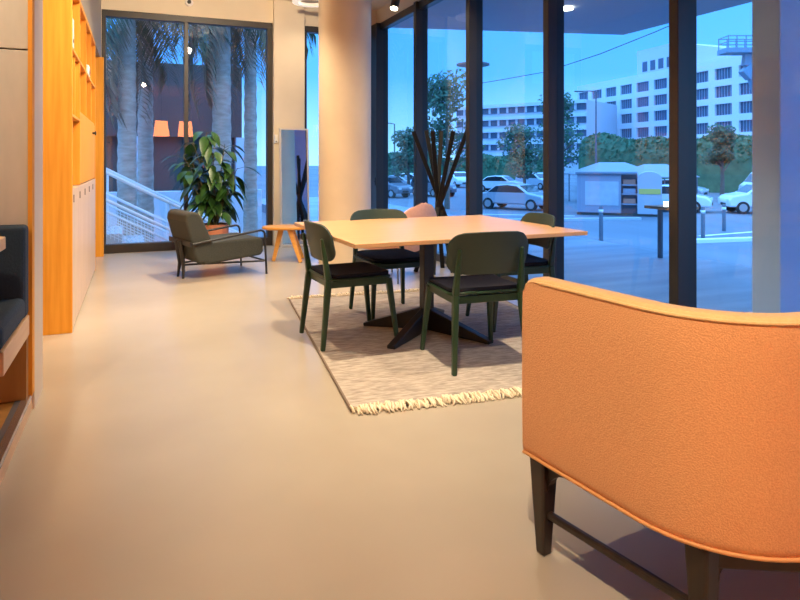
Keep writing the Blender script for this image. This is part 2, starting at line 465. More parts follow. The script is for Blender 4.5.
MB().lathe([(0, 0), (.24, 0), (.24, .01), (.05, .02), (0, .02)], (-.1, -.22, 0), 24).build('foot', M_DARKM, tb, smooth=True)

# ------------------------------------------------------------------ rug
RZ = math.radians(-6.0)
rug = thing('rug', 'woven beige-grey rug with cream fringe under the dining table', 'rug', (1.975, 4.11, 0), RZ)
RW, RL = 1.77, 2.56
m = bpy.data.materials.new('woven_rug'); m.use_nodes = True
nt = m.node_tree; b = nt.nodes['Principled BSDF']; b.inputs['Roughness'].default_value = 0.95
b.inputs['Specular IOR Level'].default_value = 0.1
tc = nt.nodes.new('ShaderNodeTexCoord')
n1 = nt.nodes.new('ShaderNodeTexNoise'); n1.inputs['Scale'].default_value = 28; n1.inputs['Detail'].default_value = 5
mp = nt.nodes.new('ShaderNodeMapping'); mp.inputs['Scale'].default_value = (0.5, 2.2, 1)
wv = nt.nodes.new('ShaderNodeTexWave'); wv.bands_direction = 'Y'; wv.inputs['Scale'].default_value = 18; wv.inputs['Distortion'].default_value = 4
wv.inputs['Detail'].default_value = 3
mxx = nt.nodes.new('ShaderNodeMath'); mxx.operation = 'ADD'
hf = nt.nodes.new('ShaderNodeMath'); hf.operation = 'MULTIPLY'; hf.inputs[1].default_value = 0.22
rp = nt.nodes.new('ShaderNodeValToRGB')
rp.color_ramp.elements[0].position = .30; rp.color_ramp.elements[0].color = (.24, .20, .168, 1)
rp.color_ramp.elements[1].position = .85; rp.color_ramp.elements[1].color = (.60, .51, .42, 1)
L = nt.links.new
L(tc.outputs['Object'], mp.inputs['Vector']); L(mp.outputs['Vector'], n1.inputs['Vector']); L(tc.outputs['Object'], wv.inputs['Vector'])
L(wv.outputs['Fac'], hf.inputs[0]); L(n1.outputs['Fac'], mxx.inputs[0]); L(hf.outputs[0], mxx.inputs[1]); L(mxx.outputs[0], rp.inputs['Fac'])
L(rp.outputs['Color'], b.inputs['Base Color'])
bp = nt.nodes.new('ShaderNodeBump'); bp.inputs['Strength'].default_value = .5; bp.inputs['Distance'].default_value = .01
L(mxx.outputs[0], bp.inputs['Height']); L(bp.outputs['Normal'], b.inputs['Normal'])
MB().box(-RW / 2, RW / 2, -RL / 2, RL / 2, 0, .012).build('rug_field', m, rug, bevel=.004)
M_BIND = mat('rug_binding', (.20, .14, .10), .9)
for s in (-1, 1):
    MB().tube([(s * RW / 2, -RL / 2, .007), (s * RW / 2, RL / 2, .007)], .008, 6).build('binding', M_BIND, rug)
rng = random.Random(7)
for s in (-1, 1):
    fb = MB()
    n = 420
    for i in range(n):
        x = -RW / 2 + RW * (i + .5) / n + rng.uniform(-.006, .006)
        l = rng.uniform(.035, .088); dx = rng.uniform(-.035, .035)
        y0 = s * (RL / 2 - .016)
        k = rng.uniform(.002, .024)
        fb.tube([(x, y0, .012), (x + dx * .6 + rng.uniform(-.01, .01), y0 + s * l * .35, .010 + k), (x + dx * .5, y0 + s * l * .7, .010 + k * .6), (x + dx, y0 + s * l, .006)],
                [.0055, .0065, .006, .004], 5)
    fb.build('fringe', M_FRINGE, rug, smooth=True, angle=0)
ZR = 0.0125

# ------------------------------------------------------------------ dining table
tz = math.radians(1.0)
dt = thing('dining_table', 'large oak-topped dining table on a dark splayed pedestal base', 'table', (1.99, 4.21, ZR), tz)
TX, TY = 1.68, 1.42
tt = MB().box(-TX / 2, TX / 2, -TY / 2, TY / 2, .695, .722).build('table_top', M_TABLE, dt, bevel=.004)
BX_, BY_ = -.07, -.07
MB().box(BX_ - .04, BX_ + .04, BY_ - .04, BY_ + .04, .10, .675).build('column', M_BASE, dt, bevel=.006)
MB().box(-.36, .24, -.36, .24, .675, .695).build('mounting_plate', M_BASE, dt, bevel=.004)
for a, l in ((146, .46), (221, .56), (294, .56), (52, .5)):
    a = math.radians(a - 1.0); c, s = math.cos(a), math.sin(a)
    MB().prism([(0.02, .0), (l, 0), (l + .004, .022), (.05, .15), (.02, .15)], -.028, .028, 'y', Matrix.Translation((BX_, BY_, 0)) @ Matrix.Rotation(a, 4, 'Z')).build('foot', M_BASE, dt, bevel=.005)

# ------------------------------------------------------------------ green dining chairs
def make_chair(label):
    t = thing('dining_chair', label, 'chair', (0, 0, 0), 0, 'dining chairs around the table')
    t.scale = (1, 1, .972)
    for s in (-1, 1):
        l = MB()
        l.bar((s * .232, -.262, 0), (s * .205, -.215, .45), .027, .03, .036, .044)
        l.bar((s * .205, -.215, .45), (s * .196, -.258, .725), .036, .044, .022, .020)
        l.build('leg', M_GREEN, t, bevel=.008, segs=3)
    for s in (-1, 1):
        MB().bar((s * .240, .255, 0), (s * .205, .205, .435), .026, .026, .038, .042).build('leg', M_GREEN, t, bevel=.008, segs=3)
    r = MB()
    for s in (-1, 1):
        r.bar((s * .203, -.215, .420), (s * .203, .21, .420), .024, .046, ref=(0, 0, 1))
    r.bar((-.205, .20, .42), (.205, .20, .42), .024, .046, ref=(0, 0, 1))
    r.bar((-.205, -.20, .42), (.205, -.20, .42), .024, .046, ref=(0, 0, 1))
    r.build('seat_rail', M_GREEN, t, bevel=.005)
    # moulded seat shell and its pad
    def seat(u, v, zo=0.0, w=.47, dpt=.475, r=.09):
        yy = (v - .5) * dpt
        hw = rrow(yy, w, dpt, r)
        x = (u * 2 - 1) * hw
        z = .452 + zo - .016 * math.cos(min(1, abs(x) / .24) * PI / 2) * math.cos(min(1, abs(yy) / .26) * PI / 2)
        if yy > .17: z -= (yy - .17) ** 2 * 2.6
        if yy < -.16: z += (-.16 - yy) ** 2 * 2.5
        return (x, yy + .005, z)
    g = MB(); g.grid(lambda u, v: seat(u, v), 18, 26)
    g.build('seat_shell', M_GREEN, t, smooth=True, solid=.014, bevel=.003)
    g = MB(); g.grid(lambda u, v: seat(u, v, .021, .445, .45, .08), 18, 26)
    g.build('seat_pad', M_NAVY, t, smooth=True, solid=.026, bevel=.008, segs=3)
    # curved plywood backrest
    H, W = .245, .505
    def back(u, v):
        tt = (v - .5) * H
        hw = rrow(tt, W, H, .085)
        x = (u * 2 - 1) * hw
        y = -.222 - (tt + .12) * .22 + 1.05 * x * x * .9
        return (x, y - .010, .692 + tt + (.010 * (1 - (x / .23) ** 2) if v > .5 else 0) * (v - .5) * 2)
    g = MB(); g.grid(back, 26, 30)
    g.build('backrest', M_GREENB, t, smooth=True, solid=.016, bevel=.005, segs=3)
    return t
def wc(x, y): return (x, y, ZR)
ch = make_chair('green dining chair seen from behind, at the table side beside the orange settee')
ch.location = wc(1.895, 3.41); ch.rotation_euler = (0, 0, math.radians(-5))
dup(ch, wc(1.335, 4.14), math.radians(-90 + 3), 'green dining chair in side view with its back towards the honey wood shelving')
dup(ch, wc(1.84, 4.66), math.radians(180 + 1), 'green dining chair across the table whose top edge shows against the round column')
dup(ch, wc(2.59, 4.08), math.radians(90 - 6), 'green dining chair between the table and the glass wall')

# ------------------------------------------------------------------ orange settee in front
st = thing('settee', 'orange wool settee with rounded back and dark wooden legs, seen from behind', 'sofa', (1.4866 + .60 * .9919, 1.2977 + .60 * .1271 + .055 * .99, 0), math.radians(7.3))
W_, D_, R_ = 1.85, .76, .325
def upath(off, n=14):
    """outer outline inset by off: left arm end -> back -> right arm end, with arm-end directions"""
    pts = []
    r = R_ - off
    x0, x1 = -W_ / 2 + off, W_ / 2 - off
    yb, yf = -D_ / 2 + off, D_ / 2
    FR = (0, .025, .06, .11, .2, .35, .55, .78)
    for q in FR: pts.append((x0, yf + (yb + r - yf) * q))
    for i in range(n + 1):
        a = PI + (PI / 2) * i / n
        pts.append((x0 + r + r * math.cos(a), yb + r + r * math.sin(a)))
    for i in range(1, 8): pts.append((x0 + r + (x1 - x0 - 2 * r) * i / 8, yb))
    for i in range(n + 1):
        a = 1.5 * PI + (PI / 2) * i / n
        pts.append((x1 - r + r * math.cos(a), yb + r + r * math.sin(a)))
    for q in reversed(FR): pts.append((x1, yf + (yb + r - yf) * q))
    return pts
T_ = .085
P0, P1 = upath(0), upath(T_)
ZB, ZT = .298, .858
# cross-section of the shell: (s across 0 outer..1 inner, z)
sec_out = [(.22, ZB), (.06, ZB + .006), (0.0, ZB + .035), (-.02, ZB + .15), (-.03, ZB + .30), (-.02, ZT - .12), (.0, ZT - .035), (.03, ZT - .014)]
sec_top = [(.03, ZT - .014), (.10, ZT - .003), (.3, ZT), (.7, ZT), (.9, ZT - .004), (.97, ZT - .016)]
sec_in = [(.97, ZT - .016), (1.0, ZT - .05), (1.0, ZB + .02), (.9, ZB)]
def zdrop(i, z):
    d = D_ / 2 - P0[i][1]; R2 = .045
    if d >= R2: return z
    return z - (R2 - math.sqrt(max(0, R2 * R2 - (R2 - d) ** 2))) * .8 * max(0, (z - ZB) / (ZT - ZB)) ** 3
def sweep(sec, closed_sec=False):
    m = MB()
    N = len(P0)
    rows = []
    for i in range(N):
        row = []
        for s, z in sec:
            x = P0[i][0] + (P1[i][0] - P0[i][0]) * s
            y = P0[i][1] + (P1[i][1] - P0[i][1]) * s
            # rounded arm ends: pull the corners back
            row.append(m.bm.verts.new((x, y, zdrop(i, z))))
        rows.append(row)
    for i in range(N - 1):
        for j in range(len(sec) - 1):
            m.bm.faces.new((rows[i][j], rows[i + 1][j], rows[i + 1][j + 1], rows[i][j + 1]))
    return m, rows
def arm_end(m, sx, mtl_from):
    pass
full = sec_out + sec_top[1:] + sec_in[1:]
# body shell (outer, inner, bottom and rounded arm fronts) in orange wool
m, rows = sweep(sec_out)
m2 = m
# inner and bottom
N = len(P0)
def strip(sec):
    rr = []
    for i in range(N):
        rr.append([m.bm.verts.new((P0[i][0] + (P1[i][0] - P0[i][0]) * s, P0[i][1] + (P1[i][1] - P0[i][1]) * s, zdrop(i, z))) for s, z in sec])
    for i in range(N - 1):
        for j in range(len(sec) - 1):
            m.bm.faces.new((rr[i][j], rr[i + 1][j], rr[i + 1][j + 1], rr[i][j + 1]))
strip(sec_in + [(.22, ZB)])
# arm fronts: the section polygon, bulged forward
for i in (0, N - 1):
    ring = []
    for s, z in full:
        ring.append(Vector((P0[i][0] + (P1[i][0] - P0[i][0]) * s, P0[i][1], zdrop(i, z))))
    prev = [m.bm.verts.new(p) for p in ring]
    cx = sum(p.x for p in ring) / len(ring)
    for k, (sc, dy) in enumerate(((.94, .006), (.74, .012), (.35, .014))):
        cur = []
        for p in ring:
            zc = min(max(p.z, ZB + .05), ZT - .05)
            cur.append(m.bm.verts.new((cx + (p.x - cx) * sc, p.y + dy, zc + (p.z - zc) * sc)))
        for j in range(len(ring)):
            q = (j + 1) % len(ring)
            m.bm.faces.new((prev[j], prev[q], cur[q], cur[j]))
        prev = cur
    m.bm.faces.new(prev)
bmesh.ops.remove_doubles(m.bm, verts=m.bm.verts, dist=.0008)
m.build('back_shell', M_ORANGE, st, smooth=True, angle=60)
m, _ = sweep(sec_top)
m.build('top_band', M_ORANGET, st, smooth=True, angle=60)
pp = MB()
pp.tube([(P0[i][0] + (P1[i][0] - P0[i][0]) * .03, P0[i][1] + (P1[i][1] - P0[i][1]) * .03, zdrop(i, ZT - .012)) for i in range(N)], [.002 if i < 4 or i > N - 5 else .005 for i in range(N)], 6)
pp.build('piping', M_ORANGET, st, smooth=True, angle=0)
pp = MB()
pp.tube([(P0[i][0] + (P1[i][0] - P0[i][0]) * .0, P0[i][1] + (P1[i][1] - P0[i][1]) * .0, ZB + .012) for i in range(N)], .005, 6)
pp.build('piping', M_PIPE, st, smooth=True, angle=0)
# seat
MB().prism([(x_, y_) for x_, y_ in upath(T_ + .006)], ZB + .02, ZB + .155).build('seat_cushion', M_ORANGE, st, bevel=.04, segs=4)
MB().prism([(x_, min(y_, D_ / 2 - .03)) for x_, y_ in upath(.05)], ZB - .003, ZB + .012).build('bounce_blocker', mat('black_bounce_blocker', (.02, .02, .022), .9), st)  # unseen black sheet added to cut the red bounce onto the floor
# wooden frame
fr = MB()
LX = W_ / 2 - .048
LFY = D_ / 2 - .04
LBX, LBY = W_ / 2 - .082, -D_ / 2 + .20
fr.box(-LX, LX, LFY - .02, LFY + .02, ZB - .045, ZB)
zf = ZB - .012
run = [(-LX, LFY), (-LBX, LBY), (-W_ / 2 + .30, -D_ / 2 + .05), (W_ / 2 - .30, -D_ / 2 + .05), (LBX, LBY), (LX, LFY)]
for k_, (p_, q_) in enumerate(zip(run, run[1:])):
    h_ = .028 if k_ in (0, 4) else .062
    fr.bar((*p_, ZB - h_ / 2 + .004), (*q_, ZB - h_ / 2 + .004), .034, h_, ref=(0, 0, 1))
fr.build('frame', M_DARKWOOD, st, bevel=.006)
def leg(x, y, top, bracket):
    l = MB()
    l.bar((x, y, 0), (x, y, ZB), .036, .036, .066, .066)
    l.build('leg', M_DARKWOOD, st, bevel=.008, segs=3)
    for (dx, dy) in bracket:
        b_ = MB()
        prof = [(0, ZB + .002), (.13, ZB + .002), (.13, ZB - .02)]
        for k in range(7):
            a = k / 6 * PI / 2
            prof.append((.03 + .085 * (1 - math.sin(a)), ZB - .02 - .07 * (1 - math.cos(a))))
        prof += [(.0, ZB - .10)]
        ang = math.atan2(dy, dx)
        b_.prism(prof, -.014, .014, 'y', Matrix.Translation((x, y, 0)) @ Matrix.Rotation(ang, 4, 'Z'))
        b_.build('leg_bracket', M_DARKWOOD, st)
for s in (-1, 1):
    leg(s * LX, LFY, .05, [(s * -.0 + (s * LBX - s * LX), LBY - LFY)])
    leg(s * LBX, LBY, .05, [(-s * .75, -.55)])
    MB().bar((s * LX, LFY, .128), (s * LBX, LBY, .128), .022, .022, ref=(0, 0, 1)).build('stretcher', M_DARKWOOD, st, bevel=.006)

# ------------------------------------------------------------------ grey-green armchair
ang = math.radians(15)
fr_near = Vector((1.285, 6.955, 0)); fdir = Vector((math.cos(ang), math.sin(ang), 0)); fperp = Vector((-fdir.y, fdir.x, 0))
ac = fr_near + fperp * .33 - fdir * .38 - Vector((ST, CT, 0)) * .10 + Vector((CT, -ST, 0)) * .025
ar = thing('armchair', 'low grey-green lounge armchair with thin dark metal frame by the potted plant', 'armchair', ac, ang - PI / 2)
# local: +Y forward; front legs at y=.38, x=+-.33; back at y~-.38
seat = MB().prism([(-.28, .15), (.36, .20), (.385, .24), (.38, .36), (.34, .395), (.0, .385), (-.20, .37)], -.295, .295, 'x')
seat.build('seat_cushion', M_ARM, ar, bevel=.035, segs=4)
bkp = MB().prism([(-.20, .17), (-.33, .17), (-.36, .24), (-.46, .60), (-.455, .67), (-.41, .70), (-.33, .69), (-.29, .64), (-.17, .36)], -.30, .30, 'x')
bkp.build('back_cushion', M_ARM, ar, bevel=.035, segs=4)
for s in (-1, 1):
    pts = [(s * .33, .40, 0), (s * .33, .38, .42)]
    for k in range(1, 6):
        a = k / 5 * PI / 2
        pts.append((s * .33, .38 - .05 * (1 - math.cos(a)), .42 + .05 * math.sin(a)))
    pts += [(s * .33, .0, .43), (s * .33, -.40, .375)]
    MB().tube(pts, .0115, 10).build('arm_frame', M_DARKM, ar, smooth=True)
MB().bar((-.335, -.418, .375), (.335, -.418, .375), .05, .012, ref=(0, 1, 0)).build('back_band', M_DARKM, ar, bevel=.003)
for s in (-1, 1):
    l = MB()
    l.tube([(s * .05 , -.425, .39), (s * .055, -.40, .15), (s * .085, -.41, 0)], [.034, .020, .012], 10)
    l.build('leg', M_DARKM, ar, smooth=True)
    MB().tube([(s * .06, -.40, .14), (s * .325, .375, .14)], .010, 8).build('seat_support', M_DARKM, ar, smooth=True)
MB().tube([(-.33, .39, .14), (.33, .39, .14)], .010, 8).build('cross_bar', M_DARKM, ar, smooth=True)

# ------------------------------------------------------------------ pink lounge chair
pk = thing('lounge_chair', 'salmon pink shell lounge chair behind the dining table', 'armchair', (2.46, 6.12, 0), math.radians(32))
# local +Y forward
def pshell(u, v):
    # v from front seat edge to back top, u across; arms wrap up at the rear half
    k = min(1, max(0, (v - .12) / .55))
    if v < .55:
        q = v / .55
        y = .30 - .56 * q; z = .34 - .05 * math.sin(q * PI * .8)
    else:
        q = (v - .55) / .45
        y = -.26 - .10 * q - .05 * math.sin(q * PI); z = .31 + .47 * q ** .9
    w = .35 + .03 * math.sin(v * PI)
    tt = (v - .5) * 1.0
    hw = rrow(tt, 2 * w, 1.0, .33)
    x = (u * 2 - 1) * hw
    e = (abs(x) / .31) ** 2.4
    z += e * .13 * math.sin(min(1, v / .6) * PI / 2) * (1 if v < .6 else max(0, (1 - v) / .4) ** 1.5)
    y += e * .10 * max(0, (v - .45) / .55)
    return (x, y, z)
g = MB(); g.grid(pshell, 24, 36)
g.build('seat_shell', M_PINK, pk, smooth=True, solid=.05, bevel=.02, segs=3, angle=0)
for sx in (-1, 1):
    for sy in (-1, 1):
        MB().tube([(sx * .25, sy * .22 - .02, 0), (sx * .12, sy * .12 - .02, .29)], [.009, .013], 8).build('leg', M_DARKWOOD, pk, smooth=True)

# ------------------------------------------------------------------ coat stand of crossing sticks
cs = thing('coat_stand', 'black coat stand of crossing square sticks by the glass wall', 'coat stand', (3.07, 6.29, 0))
# top offset along camera-right (cx) and depth (cz)
cr, cf = Vector((CT, -ST, 0)), Vector((ST, CT, 0))
tops = [(-.305, -.10), (-.145, .12), (-.07, -.22), (.06, .24), (.15, -.12), (.30, .04)]
for i, (a, b_) in enumerate(tops):
    tp = cr * a + cf * b_ + Vector((0, 0, 1.53 + .02 * (i % 2)))
    bt = cr * (-a * .92) + cf * (-b_ * .92)
    # let each stick pass beside the middle knot
    sh_ = cr * (.020 * math.cos(i * 1.1)) + cf * (.020 * math.sin(i * 1.1))
    MB().bar(bt + sh_, tp + sh_, .046, .036, ref=(cf.x, cf.y, 0)).build('stick', M_STICK, cs, bevel=.004)

# ------------------------------------------------------------------ leaning mirror
mr = thing('mirror', 'tall thin-framed mirror leaning on the pier by the back window', 'mirror', (2.075, 8.89, 0), math.radians(3))
MH, MW = 1.67, .42
tilt = Matrix.Rotation(math.radians(-2.8), 4, 'X')
m = MB()
m.box(-MW / 2, -MW / 2 + .022, -.03, 0, 0, MH, tilt); m.box(MW / 2 - .022, MW / 2, -.03, 0, 0, MH, tilt)
m.box(-MW / 2 + .022, MW / 2 - .022, -.03, 0, MH - .022, MH, tilt); m.box(-MW / 2 + .022, MW / 2 - .022, -.03, 0, 0, .022, tilt)
m.build('frame', M_MFRAME, mr)
MB().box(-MW / 2 + .022, MW / 2 - .022, -.018, -.006, .022, MH - .022, tilt).build('mirror_glass', M_MIRROR, mr)

# ------------------------------------------------------------------ oval stool
so = thing('stool', 'low oval oak stool with splayed legs between the armchair and the column', 'stool', (1.665, 7.66, 0), math.radians(-18))
g = MB()
N_ = 40
poly = [(.295 * math.cos(2 * PI * i / N_) * (1 + .06 * math.cos(2 * PI * i / N_)), .19 * math.sin(2 * PI * i / N_)) for i in range(N_)]
g.prism(poly, .385, .42, 'z')
g.build('seat', M_STOOL, so, bevel=.012, segs=3, smooth=True)
for (x, y) in ((-.11, -.02), (.16, -.11), (.16, .12)):
    MB().bar((x * 1.25, y * 1.5, 0), (x * .40, y * .8, .39), .040, .036, .066, .055).build('leg', M_STOOL, so, bevel=.008, segs=2)

# ------------------------------------------------------------------ potted plant
pl = thing('potted_plant', 'tall potted plant with large drooping green leaves behind the grey-green armchair', 'plant', (.90, 8.27, 0))
MB().lathe([(0, 0), (.13, 0), (.175, .30), (.18, .42), (.165, .42), (.155, .36), (0, .36)], n=28).build('pot', M_POT, pl, smooth=True)
MB().lathe([(0, .38), (.157, .375), (.157, .355), (0, .355)], n=20).build('soil', M_SOIL, pl)
rng = random.Random(11)
sm = MB(); lf = MB()
def leaf(p, d, L_, W__, droop):
    d = d.normalized()
    side = d.cross(Vector((0, 0, 1)))
    if side.length < .1: side = Vector((1, 0, 0))
    side.normalize()
    up = side.cross(d)
    prof = [(0, .06), (.12, .55), (.3, .95), (.5, 1.0), (.72, .72), (.88, .36), (1.0, .02)]
    rows = []
    for t, w_ in prof:
        c = p + d * (L_ * t) + Vector((0, 0, -droop * t * t * L_)) + up * 0
        h_ = W__ / 2 * w_
        rows.append([lf.bm.verts.new(c - side * h_ + up * (h_ * .28)), lf.bm.verts.new(c), lf.bm.verts.new(c + side * h_ + up * (h_ * .28))])
    for A, B in zip(rows, rows[1:]):
        lf.bm.faces.new((A[0], A[1], B[1], B[0])); lf.bm.faces.new((A[1], A[2], B[2], B[1]))
stems = [((0, 0), (-.10, .0), 1.58), ((.02, .02), (.12, .05), 1.42), ((-.03, 0), (-.26, -.05), 1.20), ((.03, -.03), (.30, -.02), 1.12), ((0, .04), (.02, -.12), 1.30), ((.04, 0), (.22, -.1), .86), ((-.04, .0), (-.30, -.12), 1.0), ((-.04, .02), (-.40, .02), 1.28), ((-.03, .04), (-.30, .1), 1.45)]
for (b0, t0, hh) in stems:
    pts = []
    for k in range(8):
        q = k / 7
        # stems arch in the camera-right / depth frame
        off = cr * (b0[0] + (t0[0] - b0[0]) * q ** 1.5) + cf * (b0[1] + (t0[1] - b0[1]) * q ** 1.5)
        pts.append(off + Vector((0, 0, .37 + (hh - .37) * q)))
    sm.tube(pts, [.012 - .008 * k / 7 for k in range(8)], 6)
    nl = int(20 * (hh - .3))
    for k in range(nl):
        q = .22 + .78 * (k + rng.random()) / nl
        i0 = min(6, int(q * 7)); fr_ = q * 7 - i0
        p = pts[i0].lerp(pts[i0 + 1], fr_)
        a = rng.uniform(0, 2 * PI)
        pet = Vector((math.cos(a), math.sin(a), rng.uniform(.1, .7))).normalized() * rng.uniform(.05, .12)
        sm.tube([p, p + pet], [.004, .003], 5)
        d = Vector((math.cos(a), math.sin(a), rng.uniform(-.9, .1)))
        leaf(p + pet, d, rng.uniform(.16, .24), rng.uniform(.085, .125), rng.uniform(.2, .8))
sm.build('stem', M_STEM, pl, smooth=True)
lf.build('foliage', M_LEAF, pl, smooth=True, angle=0, recalc=False)

# ------------------------------------------------------------------ ceiling fittings in view
tr = thing('track_spotlight', 'black cylinder track spotlight under the ceiling at the corner of the glass wall', 'spotlight', at(396, 7.6, ZC))
MB().tube([(0, 0, 0), (0, 0, -.36)], .012, 10).build('stem', M_DARKM, tr, smooth=True)
hd = MB()
ax = (Vector((-.10, -.10, -.30))).normalized()
c0 = Vector((0.03, 0.02, -.25))
hd.tube([c0, c0 + ax * .26], .05, 24, ref=Vector((1, 0, 0)))
hdo = hd.build('head', M_DARKM, tr, smooth=True)
MB().tube([c0 + ax * .255, c0 + ax * .263], .042, 24, ref=Vector((1, 0, 0))).build('lens', M_LAMPON, hdo)
MB().box(-.9, .9, -.018, .018, -.03, 0).build('track', M_DARKM, tr, bevel=.004).rotation_euler = (0, 0, math.radians(60))
rl = thing('ring_light', 'round white ring light under the ceiling behind the column', 'ceiling light', at(311, 8.55, ZC))
MB().lathe([(.17, -.17), (.25, -.17), (.25, -.13), (.17, -.13), (.17, -.17)], n=40).build('ring', mat('ring_white', (.9, .85, .75), .4, emit=(1, .82, .58), estr=.5), rl, smooth=True)
for k in range(3):
    a = k * 2 * PI / 3
    MB().tube([(.21 * math.cos(a), .21 * math.sin(a), -.13), (.21 * math.cos(a), .21 * math.sin(a), 0)], .004, 6).build('rod', M_DARKM, rl)
dc = thing('dome_camera', 'small dome camera above the back window mullion', 'camera', (.66, YB, 3.365))
MB().lathe([(0, 0), (.055, 0), (.05, .03), (.03, .035), (0, .035)], n=24).build('mount', M_WHITE, dc, smooth=True).rotation_euler = (PI / 2, 0, 0)
MB().lathe([(.0, .034), (.028, .034), (.02, .055), (0, .06)], n=20).build('lens_dome', M_DARKM, dc, smooth=True).rotation_euler = (PI / 2, 0, 0)
bx = thing('door_sensor', 'small white sensor box on the pier edge beside the back window', 'sensor', (1.83, YB - .07, 1.52))
MB().box(-.025, .025, -.03, 0, -.06, .06).build('case', M_WHITE, bx, bevel=.008)
MB().box(-.010, .010, -.033, -.029, -.045, -.03).build('button', M_EDGE, bx, bevel=.002)

# pendant lamps further back in the room (seen as glows in the back window)
pd = thing('pendant_lamp', 'orange drum pendant lamp reflected just left of the back window mullion', 'lamp', (0.75, -3.9, ZC), 0, 'orange pendant lamps')
MB().tube([(0, 0, 0), (0, 0, -1.02)], .006, 6).build('cord', M_CABLE, pd)
MB().lathe([(.19, -1.0), (.25, -1.5), (.24, -1.5), (.18, -1.0), (.19, -1.0)], n=32).build('lamp_shade', M_SHADE, pd, smooth=True)
dup(pd, (1.5, -3.9, ZC), 0, 'orange drum pendant lamp whose reflection crosses the back window mullion')

# ================================================================== OUTSIDE
ZS = -1.55
struct(MB().box(XG + .1, 7.0, -3, 22, -.35, -.10).build('terrace', M_PAVE))
struct(MB().box(-6, XG + .1, YB + .25, YB + .9, -.35, -.10).build('terrace_rear', M_PAVE))
struct(MB().box(-80, 260, -60, 300, ZS - .2, ZS).build('street', M_ASPH))
struct(MB().box(6.9, 7.0, -3, 22, ZS, -.35).build('terrace_wall', M_STEP))
struct(MB().box(XG + .1, XG + .2, YB + .9, 22, ZS, -.35).build('terrace_wall_side', M_STEP))
struct(MB().box(-6, XG + .1, YB + .8, YB + .9, ZS, -.35).build('terrace_wall_rear', M_STEP))
struct(MB().prism([(XG + .2, -6), (8.2, -6), (8.2, 9.15), (4.0, 10.2), (XG + .2, 10.25)], 3.50, 3.62, 'z').build('soffit', M_SOFFIT))
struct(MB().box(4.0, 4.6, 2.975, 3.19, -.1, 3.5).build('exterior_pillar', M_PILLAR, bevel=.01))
dl = tag(MB().lathe([(0, 0), (.09, 0), (.09, .03), (0, .03)], at(567, 9.5, 3.468) , 20).build('soffit_downlight', M_LAMPON), 'small lit downlight set in the outside soffit', 'downlight')

# ---- stairs and railings beyond the back window
stp = MB()
for k in range(12):
    x = -1.5 + k * .32; z = .60 - k * .172
    stp.box(x, x + .33, 10.7, 12.0, max(z - .9, ZS - .05), z)
struct(stp.build('stairs', M_STEP))
def railing(y, x0, z0, n, label, mesh=True):
    t = thing('stair_railing', label, 'railing', (x0, y, 0), 0, 'stair railings')
    k = -.5375
    Lx = n * .95
    m = MB()
    for dz, r in ((0, .028), (-.42, .026), (-.60, .018)):
        m.tube([(0, 0, z0 + dz), (Lx, 0, z0 + dz + k * Lx)], r, 8)
    m.build('rail', M_RAIL, t, smooth=True)
    for i in range(n + 1):
        x = i * .95
        MB().tube([(x, 0, z0 + k * x), (x, 0, z0 + k * x - 1.02)], .02, 8).build('post', M_RAIL, t, smooth=True)
    if mesh:
        g = MB()
        for i in range(int(Lx / .055)):
            x = i * .055
            g.bar((x, 0, z0 - .61 + k * x), (x, 0, z0 - .98 + k * x), .008, .008)
        for j in range(1, 8):
            dz = -.61 - j * .046
            g.bar((0, .004, z0 + dz), (Lx, .004, z0 + dz + k * Lx), .008, .008, ref=(0, 1, 0))
        g.build('mesh_panel', M_RAIL, t)
    return t
railing(10.65, -1.41, 1.56, 4, 'pale painted stair railing with wire mesh just outside the back window')
railing(12.05, -1.41, 1.56, 4, 'pale painted stair railing on the far side of the outdoor steps')

# ---- palms
def frond_mesh(L_, droop, seed, dens=34, leaf_l=.55):
    rg = random.Random(seed); m = MB()
    pts = []
    for k in range(10):
        q = k / 9
        pts.append(Vector((L_ * (q - .18 * droop * q * q), 0, L_ * (.42 * q - droop * .85 * q * q))))
    m.tube(pts, [.022 * (1 - .85 * k / 9) for k in range(10)], 5)
    for i in range(dens):
        q = .12 + .88 * i / dens
        i0 = min(8, int(q * 9)); p = pts[i0].lerp(pts[i0 + 1], q * 9 - i0)
        l = leaf_l * (1 - .6 * abs(q - .5)) * rg.uniform(.8, 1.1)
        for s in (-1, 1):
            d = Vector((.55, s * .75, rg.uniform(-.6, -.25))).normalized()
            w_ = d.cross(Vector((0, 0, 1))).normalized() * .02
            mid = p + d * l * .5
            e = p + d * l + Vector((0, 0, -l * rg.uniform(.3, .75)))
            a = m.bm.verts.new(p); b1 = m.bm.verts.new(mid + w_); b2 = m.bm.verts.new(mid - w_); c = m.bm.verts.new(e)
            m.bm.faces.new((a, b1, b2)); m.bm.faces.new((b1, c, b2))
    return m
def palm(loc, hgt, r, label, seed, nf=12, L_=1.9):
    rg = random.Random(seed)
    t = thing('palm_tree', label, 'palm tree', (loc[0], loc[1], ZS), 0, 'palms outside the back window')
    prof = []
    n = 40
    for k in range(n + 1):
        q = k / n
        prof.append((r * (1.12 - .2 * q) + (.014 if k % 2 else 0) + (.03 * (1 - q) ** 4), hgt * q))
    MB().lathe([(0, 0)] + prof + [(0, hgt)], n=20).build('trunk', M_PALMB, t, smooth=True, angle=0)
    src = [frond_mesh(L_, .9, seed).build('frond', M_FROND, t), frond_mesh(L_ * .8, 1.5, seed + 1, 30, .5).build('frond', M_DRYF, t)]
    for i in range(nf):
        k = 0 if i % 5 < 3 else 1
        if i < 2: o = src[i]; k = i
        else:
            o = src[k].copy(); COL.objects.link(o); o.parent = t
        o.location = (0, 0, hgt - (.05 if k == 0 else .35))
        o.rotation_euler = (0, rg.uniform(-.3, .5) if k == 0 else rg.uniform(.2, .7), 2 * PI * i / nf * 2 + rg.uniform(-.2, .2))
    return t
